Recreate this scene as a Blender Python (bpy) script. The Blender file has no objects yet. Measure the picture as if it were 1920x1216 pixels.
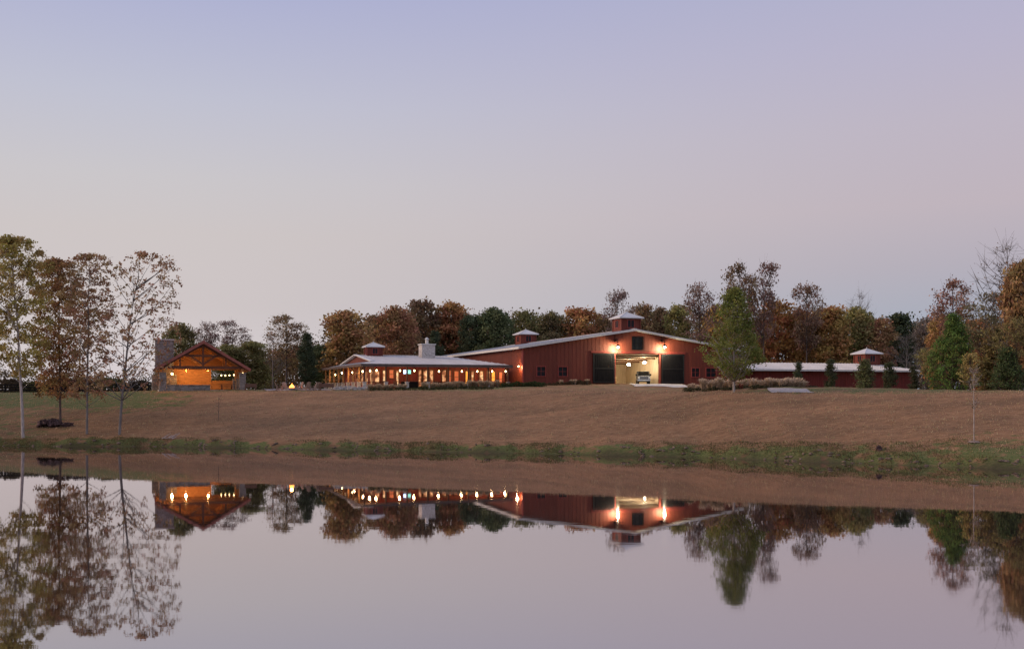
import bpy, math, random
import numpy as np
from mathutils import Vector, Matrix
PI = math.pi
sc = bpy.context.scene
C = sc.collection
# ------------------------------------------------------------------ camera
F, HZ, CZ = 1867.0, 733.0, 5.85           # focal length in photo pixels, horizon row, eye height above the pond
cam = bpy.data.objects.new('camera', bpy.data.cameras.new('camera')); C.objects.link(cam)
cam.location = (0, 0, CZ); cam.rotation_euler = (PI/2, 0, 0)
cam.data.sensor_width = 36; cam.data.lens = 36*F/1920; cam.data.shift_y = (HZ-608)/1920
cam.data.clip_end = 6000; sc.camera = cam
# ------------------------------------------------------------------ world
def lin(c):
    return tuple((v/255/12.92 if v/255 <= .04045 else ((v/255+.055)/1.055)**2.4) for v in c[:3]) + (1,)
w = bpy.data.worlds.new('World'); sc.world = w; w.use_nodes = True
nt = w.node_tree; N = nt.nodes; L = nt.links
bg = N['Background']
tc = N.new('ShaderNodeTexCoord'); sp = N.new('ShaderNodeSeparateXYZ'); L.new(tc.outputs['Generated'], sp.inputs[0])
def ramp(tree, stops, src):
    r = tree.nodes.new('ShaderNodeValToRGB'); e = r.color_ramp.elements
    while len(e) < len(stops): e.new(.5)
    for el, (p, c) in zip(e, stops): el.position = p; el.color = c
    tree.links.new(src, r.inputs[0]); return r
rl = ramp(nt, [(0, lin((214,206,210))), (.08, lin((204,195,196))), (.15, lin((204,196,196))), (.20, lin((201,197,201))), (.27, lin((191,192,208))), (.37, lin((171,175,209))), (.6, lin((188,193,230))), (1, lin((205,208,236)))], sp.outputs['Z'])
rr = ramp(nt, [(0, lin((166,176,192))), (.06, lin((163,170,186))), (.115, lin((178,172,184))), (.17, lin((190,178,187))), (.24, lin((189,180,194))), (.31, lin((183,178,201))), (.37, lin((176,176,203))), (.6, lin((180,184,222))), (1, lin((205,208,236)))], sp.outputs['Z'])
mr = N.new('ShaderNodeMapRange'); mr.interpolation_type = 'SMOOTHSTEP'; mr.inputs['From Min'].default_value = -.36; mr.inputs['From Max'].default_value = .5
L.new(sp.outputs['X'], mr.inputs['Value'])
mx = N.new('ShaderNodeMix'); mx.data_type = 'RGBA'; L.new(mr.outputs['Result'], mx.inputs[0]); L.new(rl.outputs[0], mx.inputs[6]); L.new(rr.outputs[0], mx.inputs[7])
SUN_EL, SUN_AZ = math.radians(19), math.radians(-84)      # low glow from the left
sky = N.new('ShaderNodeTexSky'); sky.sky_type = 'NISHITA'; sky.sun_disc = False; sky.sun_elevation = math.radians(3); sky.sun_rotation = SUN_AZ
sm = N.new('ShaderNodeVectorMath'); sm.operation = 'SCALE'; sm.inputs['Scale'].default_value = .006; L.new(sky.outputs[0], sm.inputs[0])
ad = N.new('ShaderNodeVectorMath'); ad.operation = 'ADD'; L.new(mx.outputs[2], ad.inputs[0]); L.new(sm.outputs[0], ad.inputs[1])
L.new(ad.outputs[0], bg.inputs[0]); bg.inputs[1].default_value = 1.0
sun = bpy.data.objects.new('sun', bpy.data.lights.new('sun', 'SUN')); C.objects.link(sun)
sun.data.energy = 2.1; sun.data.angle = math.radians(25); sun.data.color = (1, .68, .47)
d = Vector((math.sin(SUN_AZ)*math.cos(SUN_EL), math.cos(SUN_AZ)*math.cos(SUN_EL), math.sin(SUN_EL)))
sun.rotation_euler = d.to_track_quat('Z', 'Y').to_euler()
sc.view_settings.view_transform = 'Standard'; sc.view_settings.look = 'None'; sc.view_settings.exposure = 0; sc.view_settings.gamma = 1
sc.render.resolution_x = 1024; sc.render.resolution_y = 648
# ------------------------------------------------------------------ helpers
def at(px, py, D):
    return Vector(((px-960)/F*D, D, CZ+(HZ-py)/F*D))
def X_(px, D): return (px-960)/F*D
def Z_(py, D): return CZ+(HZ-py)/F*D
def tag(o, label=None, cat=None, group=None, kind=None):
    if label: o['label'] = label
    if cat: o['category'] = cat
    if group: o['group'] = group
    if kind: o['kind'] = kind
    return o
def empty(name, loc, rz=0, label=None, cat=None, group=None):
    o = bpy.data.objects.new(name, None); C.objects.link(o); o.location = loc; o.rotation_euler = (0, 0, rz); o.empty_display_size = .2
    return tag(o, label, cat, group)
def copy_tree(o, parent=None):
    c = o.copy(); C.objects.link(c); c.parent = parent
    for ch in list(o.children): copy_tree(ch, c)
    return c
class MB:
    def __init__(s): s.v = []; s.f = []
    def add(s, vs, fs):
        n = len(s.v); s.v += [tuple(v) for v in vs]; s.f += [tuple(i+n for i in f) for f in fs]; return s
    def box(s, x0, x1, y0, y1, z0, z1, rot=0, c=None):
        vs = [(x, y, z) for z in (z0, z1) for x, y in ((x0, y0), (x1, y0), (x1, y1), (x0, y1))]
        if rot:
            cx, cy = c or ((x0+x1)/2, (y0+y1)/2); cr, sr = math.cos(rot), math.sin(rot)
            vs = [(cx+(x-cx)*cr-(y-cy)*sr, cy+(x-cx)*sr+(y-cy)*cr, z) for x, y, z in vs]
        return s.add(vs, [(3,2,1,0),(4,5,6,7),(0,1,5,4),(1,2,6,5),(2,3,7,6),(3,0,4,7)])
    def prism(s, poly, y0, y1, axis='y'):
        n = len(poly)
        if axis == 'y': a = [(p[0], y0, p[1]) for p in poly]; b = [(p[0], y1, p[1]) for p in poly]
        elif axis == 'x': a = [(y0, p[0], p[1]) for p in poly]; b = [(y1, p[0], p[1]) for p in poly]
        else: a = [(p[0], p[1], y0) for p in poly]; b = [(p[0], p[1], y1) for p in poly]
        return s.add(a+b, [tuple(range(n)), tuple(range(2*n-1, n-1, -1))]+[(i, (i+1) % n+0, (i+1) % n+n, i+n) for i in range(n)])
    def beam(s, p, q, wd, ht):          # rectangular bar from p to q
        p, q = Vector(p), Vector(q); d = (q-p).normalized(); up = Vector((0,0,1))
        if abs(d.z) > .98: up = Vector((0,1,0))
        a = d.cross(up).normalized()*wd/2; b = a.cross(d).normalized()*ht/2
        vs = [p-a-b, p+a-b, p+a+b, p-a+b, q-a-b, q+a-b, q+a+b, q-a+b]
        return s.add(vs, [(3,2,1,0),(4,5,6,7),(0,1,5,4),(1,2,6,5),(2,3,7,6),(3,0,4,7)])
    def tube(s, pts, rs, n=6):
        rings = []
        for i, p in enumerate(pts):
            p = Vector(p); d = (Vector(pts[min(i+1, len(pts)-1)])-Vector(pts[max(i-1, 0)]))
            if d.length < 1e-6: d = Vector((0,0,1))
            d.normalize(); a = d.orthogonal().normalized() if abs(d.z) > .99 else d.cross(Vector((0,0,1))).normalized(); b = d.cross(a)
            rings.append([p+(a*math.cos(2*PI*k/n)+b*math.sin(2*PI*k/n))*rs[i] for k in range(n)])
        vs = [v for r in rings for v in r]; fs = []
        for i in range(len(pts)-1):
            for k in range(n): fs.append((i*n+k, i*n+(k+1) % n, (i+1)*n+(k+1) % n, (i+1)*n+k))
        fs += [tuple(range(n-1, -1, -1)), tuple(range((len(pts)-1)*n, len(pts)*n))]
        return s.add(vs, fs)
    def lathe(s, prof, c=(0,0,0), n=12):   # prof: (r, z)
        vs = []; fs = []; m = len(prof)
        for k in range(n):
            a = 2*PI*k/n
            vs += [(c[0]+r*math.cos(a), c[1]+r*math.sin(a), c[2]+z) for r, z in prof]
        for k in range(n):
            for i in range(m-1): fs.append((k*m+i, ((k+1) % n)*m+i, ((k+1) % n)*m+i+1, k*m+i+1))
        return s.add(vs, fs)
    def blob(s, c, r, seed=0, rough=.25, n=10, m=7):
        rg = random.Random(seed); ph = [rg.uniform(0, 6.28) for _ in range(6)]
        vs = []; fs = []
        for j in range(m+1):
            t = PI*j/m
            for k in range(n):
                a = 2*PI*k/n
                q = 1+rough*(math.sin(2*a+ph[0]+3*t)*.4+math.sin(3*a+ph[1]-2*t)*.35+math.sin(5*t+ph[2]+a)*.35+rg.uniform(-.25, .25)*(0 < j < m))
                vs.append((c[0]+r[0]*q*math.sin(t)*math.cos(a), c[1]+r[1]*q*math.sin(t)*math.sin(a), c[2]+r[2]*q*math.cos(t)))
        for j in range(m):
            for k in range(n): fs.append((j*n+k, (j+1)*n+k, (j+1)*n+(k+1) % n, j*n+(k+1) % n))
        return s.add(vs, fs)
    def mesh(s, name, m, smooth=False):
        me = bpy.data.meshes.new(name); me.from_pydata(s.v, [], s.f)
        import bmesh
        b = bmesh.new(); b.from_mesh(me); bmesh.ops.recalc_face_normals(b, faces=b.faces); b.to_mesh(me); b.free()
        if smooth: me.polygons.foreach_set('use_smooth', [True]*len(me.polygons))
        me.materials.append(m); return me
    def build(s, name, m, parent=None, smooth=False):
        o = bpy.data.objects.new(name, s.mesh(name, m, smooth)); C.objects.link(o); o.parent = parent; return o
# ------------------------------------------------------------------ materials
def mat(name, col, rough=.8, metal=0, var=.25, vscale=2.0, stretch=(1,1,1), bump=0, bscale=8, col2=None, spec=.3):
    m = bpy.data.materials.new(name); m.use_nodes = True; t = m.node_tree; n = t.nodes; l = t.links
    p = n['Principled BSDF']; p.inputs['Roughness'].default_value = rough; p.inputs['Metallic'].default_value = metal
    p.inputs['Specular IOR Level'].default_value = spec
    c = n.new('ShaderNodeTexCoord'); mp = n.new('ShaderNodeMapping'); mp.inputs['Scale'].default_value = stretch
    l.new(c.outputs['Object'], mp.inputs[0])
    nz = n.new('ShaderNodeTexNoise'); nz.inputs['Scale'].default_value = vscale; nz.inputs['Detail'].default_value = 5
    l.new(mp.outputs[0], nz.inputs[0])
    a = tuple(v*(1-var) for v in col[:3])+(1,); b = tuple(min(1, v*(1+var)) for v in col[:3])+(1,)
    if col2: b = tuple(col2)+(1,)
    r = ramp(t, [(.3, a), (.7, b)], nz.outputs['Fac']); l.new(r.outputs[0], p.inputs['Base Color'])
    if bump:
        n2 = n.new('ShaderNodeTexNoise'); n2.inputs['Scale'].default_value = bscale; n2.inputs['Detail'].default_value = 4
        l.new(mp.outputs[0], n2.inputs[0]); bp = n.new('ShaderNodeBump'); bp.inputs['Strength'].default_value = bump; bp.inputs['Distance'].default_value = .1
        l.new(n2.outputs['Fac'], bp.inputs['Height']); l.new(bp.outputs[0], p.inputs['Normal'])
    return m
def emit(name, col, s):
    m = bpy.data.materials.new(name); m.use_nodes = True; p = m.node_tree.nodes['Principled BSDF']
    p.inputs['Base Color'].default_value = tuple(col)+(1,); p.inputs['Emission Color'].default_value = tuple(col)+(1,); p.inputs['Emission Strength'].default_value = s
    return m
def stone(name, a, b, scale=2.2):
    m = bpy.data.materials.new(name); m.use_nodes = True; t = m.node_tree; n = t.nodes; l = t.links; p = n['Principled BSDF']; p.inputs['Roughness'].default_value = .9
    c = n.new('ShaderNodeTexCoord'); mp = n.new('ShaderNodeMapping'); mp.inputs['Scale'].default_value = (1, 1, 1.7); l.new(c.outputs['Object'], mp.inputs[0])
    v = n.new('ShaderNodeTexVoronoi'); v.inputs['Scale'].default_value = scale; l.new(mp.outputs[0], v.inputs['Vector'])
    r = ramp(t, [(0, a+(1,)), (1, b+(1,))], v.outputs['Color'])
    v2 = n.new('ShaderNodeTexVoronoi'); v2.feature = 'DISTANCE_TO_EDGE'; v2.inputs['Scale'].default_value = scale; l.new(mp.outputs[0], v2.inputs['Vector'])
    r2 = ramp(t, [(.0, (.35,.33,.3,1)), (.06, (1,1,1,1))], v2.outputs['Distance'])
    mm = n.new('ShaderNodeMix'); mm.data_type = 'RGBA'; mm.blend_type = 'MULTIPLY'; mm.inputs[0].default_value = 1; l.new(r.outputs[0], mm.inputs[6]); l.new(r2.outputs[0], mm.inputs[7])
    l.new(mm.outputs[2], p.inputs['Base Color'])
    bp = n.new('ShaderNodeBump'); bp.inputs['Strength'].default_value = .6; bp.inputs['Distance'].default_value = .05; l.new(v2.outputs['Distance'], bp.inputs['Height']); l.new(bp.outputs[0], p.inputs['Normal'])
    return m
RED = mat('red_siding', (.155,.034,.019), .6, var=.17, vscale=.6, stretch=(2.5,2.5,.3), bump=.2, bscale=6)
REDD = mat('dark_red_siding', (.165,.026,.018), .65, var=.25, vscale=1.2, stretch=(2.5,2.5,.3))
REDT = mat('red_trim', (.27,.05,.038), .5, var=.15)
ROOFM = mat('galvanised_roof', (.47,.47,.475), .5, .1, var=.12, vscale=.5, stretch=(3,.4,1), bump=.1)
ROOFW = mat('pale_roof', (.58,.57,.54), .5, .0, var=.08, vscale=.5)
TRIM = mat('pale_trim', (.62,.60,.55), .5, var=.12, vscale=3)
DARK = mat('black_paint', (.010,.009,.010), .85, var=.3, vscale=2, stretch=(3,3,.3), spec=.1)
DGLS = mat('dark_glass', (.012,.013,.016), .35, var=.3, spec=.2)
CONC = mat('concrete', (.50,.45,.40), .9, var=.18, vscale=1.5, bump=.2)
WOOD = mat('amber_timber', (.42,.20,.075), .6, var=.35, vscale=2, stretch=(1,1,5))
WOODD = mat('dark_timber', (.12,.05,.028), .65, var=.35, vscale=2, stretch=(1,5,5))
TAN = mat('tan_panelling', (.55,.44,.31), .7, var=.2, vscale=1.5, stretch=(4,4,.5))
CREAM = mat('cream_ceiling', (.68,.58,.42), .7, var=.1, vscale=1.2)
STONE = stone('rubble_stone', (.17,.145,.125), (.34,.30,.265), 1.9)
STONEP = stone('pale_stone', (.42,.38,.34), (.68,.63,.57), 2.4)
REDROOF = mat('red_roof', (.22,.045,.035), .5, var=.25, vscale=1.5)
BARGE = mat('barge_board', (.30,.10,.075), .6, var=.2, vscale=3)
BULB = emit('warm_bulb', (1,.70,.32), 16)
BULBS = emit('string_bulb', (1,.70,.30), 9)
FLOOD = emit('flood_lamp', (1,.92,.7), 60)
WIN1 = emit('lit_window', (1,.50,.20), .42)
def lit(name, a, b, st):
    m = bpy.data.materials.new(name); m.use_nodes = True; t = m.node_tree; n = t.nodes; p = n['Principled BSDF']; p.inputs['Base Color'].default_value = (.05,.03,.02,1); p.inputs['Roughness'].default_value = .3
    c = n.new('ShaderNodeTexCoord'); z = n.new('ShaderNodeTexNoise'); z.inputs['Scale'].default_value = 1.7; z.inputs['Detail'].default_value = 3; t.links.new(c.outputs['Object'], z.inputs[0])
    r = ramp(t, [(.36, (.03,.01,.006,1)), (.5, a+(1,)), (.66, b+(1,))], z.outputs['Fac']); t.links.new(r.outputs[0], p.inputs['Emission Color']); p.inputs['Emission Strength'].default_value = st; return m
WIN1 = lit('lit_window_room', (.5,.16,.06), (1,.62,.30), 1.15)
WIN2 = emit('lit_window_amber', (1,.40,.06), .8)
WIN3 = emit('lit_window_dim', (.8,.22,.10), .16)
TVM = emit('screen', (.45,.62,1), 2.2); TVG = emit('screen_teal', (.18,.6,.62), 1.1)
FIRE = emit('flame', (1,.30,.05), 5)
BARKL = mat('pale_bark', (.34,.30,.27), .9, var=.4, vscale=3, stretch=(3,3,.6))
BARKB = mat('brown_bark', (.11,.082,.07), .9, var=.4, vscale=3, stretch=(3,3,.5))
BARKG = mat('grey_bark', (.17,.15,.135), .9, var=.35, vscale=2, stretch=(3,3,.5))
ROCK = mat('weathered_rock', (.34,.30,.26), .95, var=.35, vscale=2, bump=.6, bscale=5)
ROCKD = mat('dark_rock', (.075,.045,.043), .95, var=.5, vscale=3, bump=.8, bscale=5)
CHRW = mat('weathered_wood', (.16,.085,.055), .8, var=.3, stretch=(1,6,6))
CHRP = mat('pale_wood', (.27,.2,.16), .8, var=.2, stretch=(1,6,6))
def leafmat(name):
    m = bpy.data.materials.new(name); m.use_nodes = True; t = m.node_tree; n = t.nodes; l = t.links; n.remove(n['Principled BSDF']); out = n['Material Output']
    oi = n.new('ShaderNodeObjectInfo'); at_ = n.new('ShaderNodeAttribute'); at_.attribute_name = 'tint'
    s = n.new('ShaderNodeSeparateColor'); l.new(at_.outputs['Color'], s.inputs[0])
    hs = n.new('ShaderNodeHueSaturation'); l.new(oi.outputs['Color'], hs.inputs['Color']); hs.inputs['Saturation'].default_value = .92
    m1 = n.new('ShaderNodeMapRange'); m1.inputs['To Min'].default_value = .485; m1.inputs['To Max'].default_value = .54; l.new(s.outputs[0], m1.inputs['Value']); l.new(m1.outputs[0], hs.inputs['Hue'])
    m2 = n.new('ShaderNodeMapRange'); m2.inputs['To Min'].default_value = .55; m2.inputs['To Max'].default_value = 1.6; l.new(s.outputs[1], m2.inputs['Value']); l.new(m2.outputs[0], hs.inputs['Value'])
    df = n.new('ShaderNodeBsdfDiffuse'); tr = n.new('ShaderNodeBsdfTranslucent'); mx_ = n.new('ShaderNodeMixShader'); mx_.inputs[0].default_value = .3
    l.new(hs.outputs[0], df.inputs[0]); l.new(hs.outputs[0], tr.inputs[0]); l.new(df.outputs[0], mx_.inputs[1]); l.new(tr.outputs[0], mx_.inputs[2]); l.new(mx_.outputs[0], out.inputs[0])
    return m
LEAF = leafmat('foliage')
# ------------------------------------------------------------------ terrain
S_X = [-1e4,0,320,640,960,1280,1500,1700,1920,2600,1e5]; S_D = [106,106,105,99,94,88.8,83.4,78.6,74.8,58,58]
C_X = [-1e4,0,290,640,960,1370,1900,2600,1e5]; C_D = [150,142,129,124,117,103,96,82,82]
K_X = [-1e4,0,290,960,1370,1900,1e5]; K_Z = [5.3,5.5,5.8,5.98,5.62,5.74,5.6]
ANCH = [(-39,133,6.05,9),(-60,140,5.6,12),(-10,145,6.3,9),(-25,128,6.05,6),(13,146,6.9,10),(25,149,6.9,10),(40,152,6.2,5),(52,165,5.65,10),(75,150,5.6,14),(45,125,5.55,9),(58,142,5.6,12),(28,116,5.7,6),(30,109,6.3,3),(0,200,7.2,25),(90,190,6,20),(-90,190,5.3,20)]
def gz(x, y):
    x = np.asarray(x, float); y = np.asarray(y, float)
    px = 960+F*x/np.maximum(y, 30)
    ds = np.interp(px, S_X, S_D); dc = np.interp(px, C_X, C_D); zc = np.interp(px, K_X, K_Z)
    ds = ds+.35*np.sin(x*.45)+.25*np.sin(x*1.13+1)+.12*np.sin(x*2.7)
    t = (y-ds)/(dc-ds)
    tt = np.clip(t, 0, 1); g = tt*1.08-.08*tt**6; e = np.clip(tt/.05, 0, 1)
    slope = .4*e+(zc-.4)*np.minimum(g, 1)
    num = 0; den = 0
    for ax, ay, az, ar in ANCH:
        wgt = 1/((x-ax)**2+(y-ay)**2+ar*ar)**2; num = num+wgt*az; den = den+wgt
    b = np.clip((y-dc)/9, 0, 1); b = b*b*(3-2*b)
    top = zc*(1-b)+num/den*b
    z = np.where(t >= 1, top, slope)
    z = np.where(t < 0, np.maximum(-2.0, t*(dc-ds)*.25), z)
    near = np.clip((13-y)/13, 0, 1)*4.3-.0
    z = np.where(y < 60, np.where(y < 13, near, np.maximum(-2, (13-y)*.25)), z)
    z = z+np.where(t > .02, .05*np.sin(x*.9+y*.5)*np.sin(y*.8-x*.2)+.03*np.sin(x*2.1)*np.sin(y*2.4), 0)*np.clip(t*4, 0, 1)
    return z, t
def g1(x, y): return float(gz(x, y)[0])
xs = np.unique(np.concatenate([np.linspace(-1600, -140, 20), np.arange(-140, 140, .8), np.linspace(140, 1600, 20)]))
ys = np.unique(np.concatenate([np.linspace(-400, -20, 8), np.arange(-20, 70, 5), np.arange(70, 150, .5), np.arange(150, 260, 4), np.linspace(260, 3000, 14)]))
GX, GY = np.meshgrid(xs, ys); GZ, GT = gz(GX, GY)
nx, ny = len(xs), len(ys)
me = bpy.data.meshes.new('ground')
vid = np.arange(nx*ny).reshape(ny, nx)
fc = np.stack([vid[:-1, :-1], vid[:-1, 1:], vid[1:, 1:], vid[1:, :-1]], -1).reshape(-1, 4)
me.from_pydata(np.stack([GX, GY, GZ], -1).reshape(-1, 3).tolist(), [], fc.tolist())
me.polygons.foreach_set('use_smooth', [True]*len(me.polygons))
PXG = 960+F*GX/np.maximum(GY, 30)
DSG = np.interp(PXG, S_X, S_D); DCG = np.interp(PXG, C_X, C_D)
bank = np.interp(PXG, [0, 900, 1300, 1600, 1920], [2.2, 1.6, 2.2, 3.2, 8.0])
gm = np.clip(1.3-(GY-DSG)/bank, 0, 1)
topg = np.clip((GY-DCG)/3+.6, 0, 1)*np.interp(PXG, [0, 500, 900, 1010, 1380, 1500, 1920], [.9, .85, .9, .42, .42, .8, .7])
leftg = np.clip((440-PXG)/200, 0, 1)*np.clip((GT-.4)/.3, 0, 1)*1.1
lowl = np.clip((260-PXG)/200, 0, 1)*.55
GM = np.clip(np.maximum.reduce([gm, topg, leftg, lowl]), 0, 1)
wet = .7*np.clip(1-(GY-DSG+.1)/.6, 0, 1)*(GY > 60)
tree_shade = np.clip((430-PXG)/430, 0, 1)  # shade of the left-hand trees, painted into the ground colour
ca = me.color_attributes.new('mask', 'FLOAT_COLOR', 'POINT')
ca.data.foreach_set('color', np.stack([GM, wet, tree_shade, np.ones_like(GM)], -1).reshape(-1))
GR = bpy.data.materials.new('hay_field_ground'); GR.use_nodes = True; t = GR.node_tree; n = t.nodes; l = t.links; p = n['Principled BSDF']; p.inputs['Roughness'].default_value = .95; p.inputs['Specular IOR Level'].default_value = .1
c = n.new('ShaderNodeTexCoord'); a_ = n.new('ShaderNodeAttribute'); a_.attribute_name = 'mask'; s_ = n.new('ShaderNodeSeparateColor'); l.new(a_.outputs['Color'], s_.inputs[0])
def noise(sc_, st=(1,1,1), det=6, rough=.6):
    mp = n.new('ShaderNodeMapping'); mp.inputs['Scale'].default_value = st; l.new(c.outputs['Object'], mp.inputs[0])
    z = n.new('ShaderNodeTexNoise'); z.inputs['Scale'].default_value = sc_; z.inputs['Detail'].default_value = det; z.inputs['Roughness'].default_value = rough; l.new(mp.outputs[0], z.inputs[0]); return z.outputs['Fac']
n1 = noise(.22, (.45, 1.8, 1)); n2 = noise(3.2, (.35, 1.5, 1)); n3 = noise(.6, (1,1.4,1)); n4 = noise(9, (.5, 1, 1))
br = ramp(t, [(.28, (.155,.086,.047,1)), (.5, (.25,.143,.078,1)), (.62, (.29,.17,.092,1)), (.74, (.42,.28,.165,1))], n2)
br2 = ramp(t, [(.3, (.66,.68,.66,1)), (.7, (1.18,1.12,1.04,1))], n1)
mb = n.new('ShaderNodeMix'); mb.data_type = 'RGBA'; mb.blend_type = 'MULTIPLY'; mb.inputs[0].default_value = 1; l.new(br.outputs[0], mb.inputs[6]); l.new(br2.outputs[0], mb.inputs[7])
gr = ramp(t, [(.3, (.055,.07,.022,1)), (.5, (.105,.125,.038,1)), (.68, (.19,.15,.07,1))], n4)
ad_ = n.new('ShaderNodeMath'); ad_.operation = 'ADD'; l.new(s_.outputs[0], ad_.inputs[0])
sb = n.new('ShaderNodeMapRange'); sb.inputs['From Min'].default_value = .3; sb.inputs['From Max'].default_value = .7; sb.inputs['To Min'].default_value = -.75; sb.inputs['To Max'].default_value = .4; l.new(n3, sb.inputs['Value']); l.new(sb.outputs[0], ad_.inputs[1])
mk = ramp(t, [(.36, (0,0,0,1)), (.68, (1,1,1,1))], ad_.outputs[0])
mg = n.new('ShaderNodeMix'); mg.data_type = 'RGBA'; l.new(mk.outputs[0], mg.inputs[0]); l.new(mb.outputs[2], mg.inputs[6]); l.new(gr.outputs[0], mg.inputs[7])
mw = n.new('ShaderNodeMix'); mw.data_type = 'RGBA'; l.new(s_.outputs[1], mw.inputs[0]); l.new(mg.outputs[2], mw.inputs[6]); mw.inputs[7].default_value = (.05,.035,.022,1)
shade_mix = n.new('ShaderNodeMix'); shade_mix.data_type = 'RGBA'; shade_mix.blend_type = 'MULTIPLY'; shade_mix.inputs[7].default_value = (.66,.70,.66,1); l.new(s_.outputs[2], shade_mix.inputs[0]); l.new(mw.outputs[2], shade_mix.inputs[6])  # multiplies the painted tree shade into the base colour
l.new(shade_mix.outputs[2], p.inputs['Base Color'])
bp = n.new('ShaderNodeBump'); bp.inputs['Strength'].default_value = .5; bp.inputs['Distance'].default_value = .12; l.new(n2, bp.inputs['Height']); l.new(bp.outputs[0], p.inputs['Normal'])
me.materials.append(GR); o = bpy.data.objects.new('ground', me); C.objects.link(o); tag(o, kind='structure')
# pond
WM = bpy.data.materials.new('pond_water'); WM.use_nodes = True; t = WM.node_tree; n = t.nodes; l = t.links; n.remove(n['Principled BSDF']); out = n['Material Output']
c = n.new('ShaderNodeTexCoord')
mp = n.new('ShaderNodeMapping'); mp.inputs['Scale'].default_value = (.35, 1.0, 1); l.new(c.outputs['Object'], mp.inputs[0])
z = n.new('ShaderNodeTexNoise'); z.inputs['Scale'].default_value = 1.3; z.inputs['Detail'].default_value = 3; l.new(mp.outputs[0], z.inputs[0])
bp = n.new('ShaderNodeBump'); bp.inputs['Strength'].default_value = .022; bp.inputs['Distance'].default_value = .04; l.new(z.outputs['Fac'], bp.inputs['Height'])
gl = n.new('ShaderNodeBsdfGlossy'); zr = n.new('ShaderNodeTexNoise'); zr.inputs['Scale'].default_value = .05; zr.inputs['Detail'].default_value = 4; l.new(mp.outputs[0], zr.inputs[0]); rr2 = n.new('ShaderNodeMapRange'); rr2.inputs['From Min'].default_value = .42; rr2.inputs['From Max'].default_value = .68; rr2.inputs['To Min'].default_value = .015; rr2.inputs['To Max'].default_value = .05; l.new(zr.outputs['Fac'], rr2.inputs['Value']); l.new(rr2.outputs[0], gl.inputs['Roughness']); gl.inputs['Color'].default_value = (.98,.92,.93,1); l.new(bp.outputs[0], gl.inputs['Normal'])
df = n.new('ShaderNodeBsdfDiffuse'); df.inputs['Color'].default_value = (.022,.020,.016,1)
fr = n.new('ShaderNodeFresnel'); fr.inputs['IOR'].default_value = 1.33; l.new(bp.outputs[0], fr.inputs['Normal'])
wr = n.new('ShaderNodeMapRange'); wr.inputs['To Min'].default_value = .55; wr.inputs['To Max'].default_value = 1.0; l.new(fr.outputs[0], wr.inputs['Value'])
ms = n.new('ShaderNodeMixShader'); l.new(wr.outputs[0], ms.inputs[0]); l.new(df.outputs[0], ms.inputs[1]); l.new(gl.outputs[0], ms.inputs[2]); l.new(ms.outputs[0], out.inputs[0])
m = MB(); m.add([(-1500,-300,0),(1500,-300,0),(1500,112,0),(-1500,112,0)], [(0,1,2,3)]); o = m.build('pond_water', WM); tag(o, kind='structure')
def drape(name, pts, m_, nu=24, nv=8, dz=.07):
    """quad patch pts = [a,b,c,d] (x,y) laid over the terrain"""
    a, b, c_, d_ = [np.array(q, float) for q in pts]; vs = []; fs = []
    for j in range(nv+1):
        for i in range(nu+1):
            u, v = i/nu, j/nv
            q = (a*(1-u)+b*u)*(1-v)+(d_*(1-u)+c_*u)*v
            vs.append((q[0], q[1], g1(q[0], q[1])+dz))
    for j in range(nv):
        for i in range(nu): k = j*(nu+1)+i; fs.append((k, k+1, k+nu+2, k+nu+1))
    mm = MB(); mm.add(vs, fs); o = mm.build(name, m_); tag(o, kind='structure'); return o
# ------------------------------------------------------------------ foliage
def leaf_mesh(name, P, S, T, seed=0, flat=.0):
    """P (n,3) leaf centres, S (n) sizes, T (n,2) tint -> quads"""
    r = np.random.RandomState(seed); n_ = len(P)
    a = r.normal(size=(n_, 3)); a /= np.linalg.norm(a, axis=1)[:, None]
    b = r.normal(size=(n_, 3)); b = np.cross(a, b); b /= np.linalg.norm(b, axis=1)[:, None]
    a = a*S[:, None]*.5; b = b*S[:, None]*.5*r.uniform(.5, .9, n_)[:, None]
    V = np.stack([P-a, P-b*.9, P+a*1.1, P+b], 1).reshape(-1, 3)
    me = bpy.data.meshes.new(name); me.vertices.add(4*n_); me.vertices.foreach_set('co', V.reshape(-1).astype(np.float32))
    me.loops.add(4*n_); me.loops.foreach_set('vertex_index', np.arange(4*n_, dtype=np.int32))
    me.polygons.add(n_); me.polygons.foreach_set('loop_start', np.arange(0, 4*n_, 4, dtype=np.int32)); me.polygons.foreach_set('loop_total', np.full(n_, 4, dtype=np.int32))
    me.update(); ca = me.color_attributes.new('tint', 'FLOAT_COLOR', 'POINT')
    col = np.concatenate([np.repeat(T, 4, 0), np.zeros((4*n_, 1)), np.ones((4*n_, 1))], 1); ca.data.foreach_set('color', col.reshape(-1).astype(np.float32))
    me.materials.append(LEAF); return me
PROF = {
 'round': lambda u: math.sqrt(max(0, 1-((u-.45)/.57)**2)),
 'egg': lambda u: min(1, (u+.05)*4)*(1-u**2.2)**.8,
 'cone': lambda u: min(1, (u+.02)*9)*(1-u)**.85+.02,
 'col': lambda u: min(1, (u+.1)*6)*(1-u**4)**.7,
 'vase': lambda u: .35+.65*math.sin(min(1, u*1.15)*PI*.75+.3)*(1 if u < .85 else (1-u)/.15*.5+.5),
}
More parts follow.
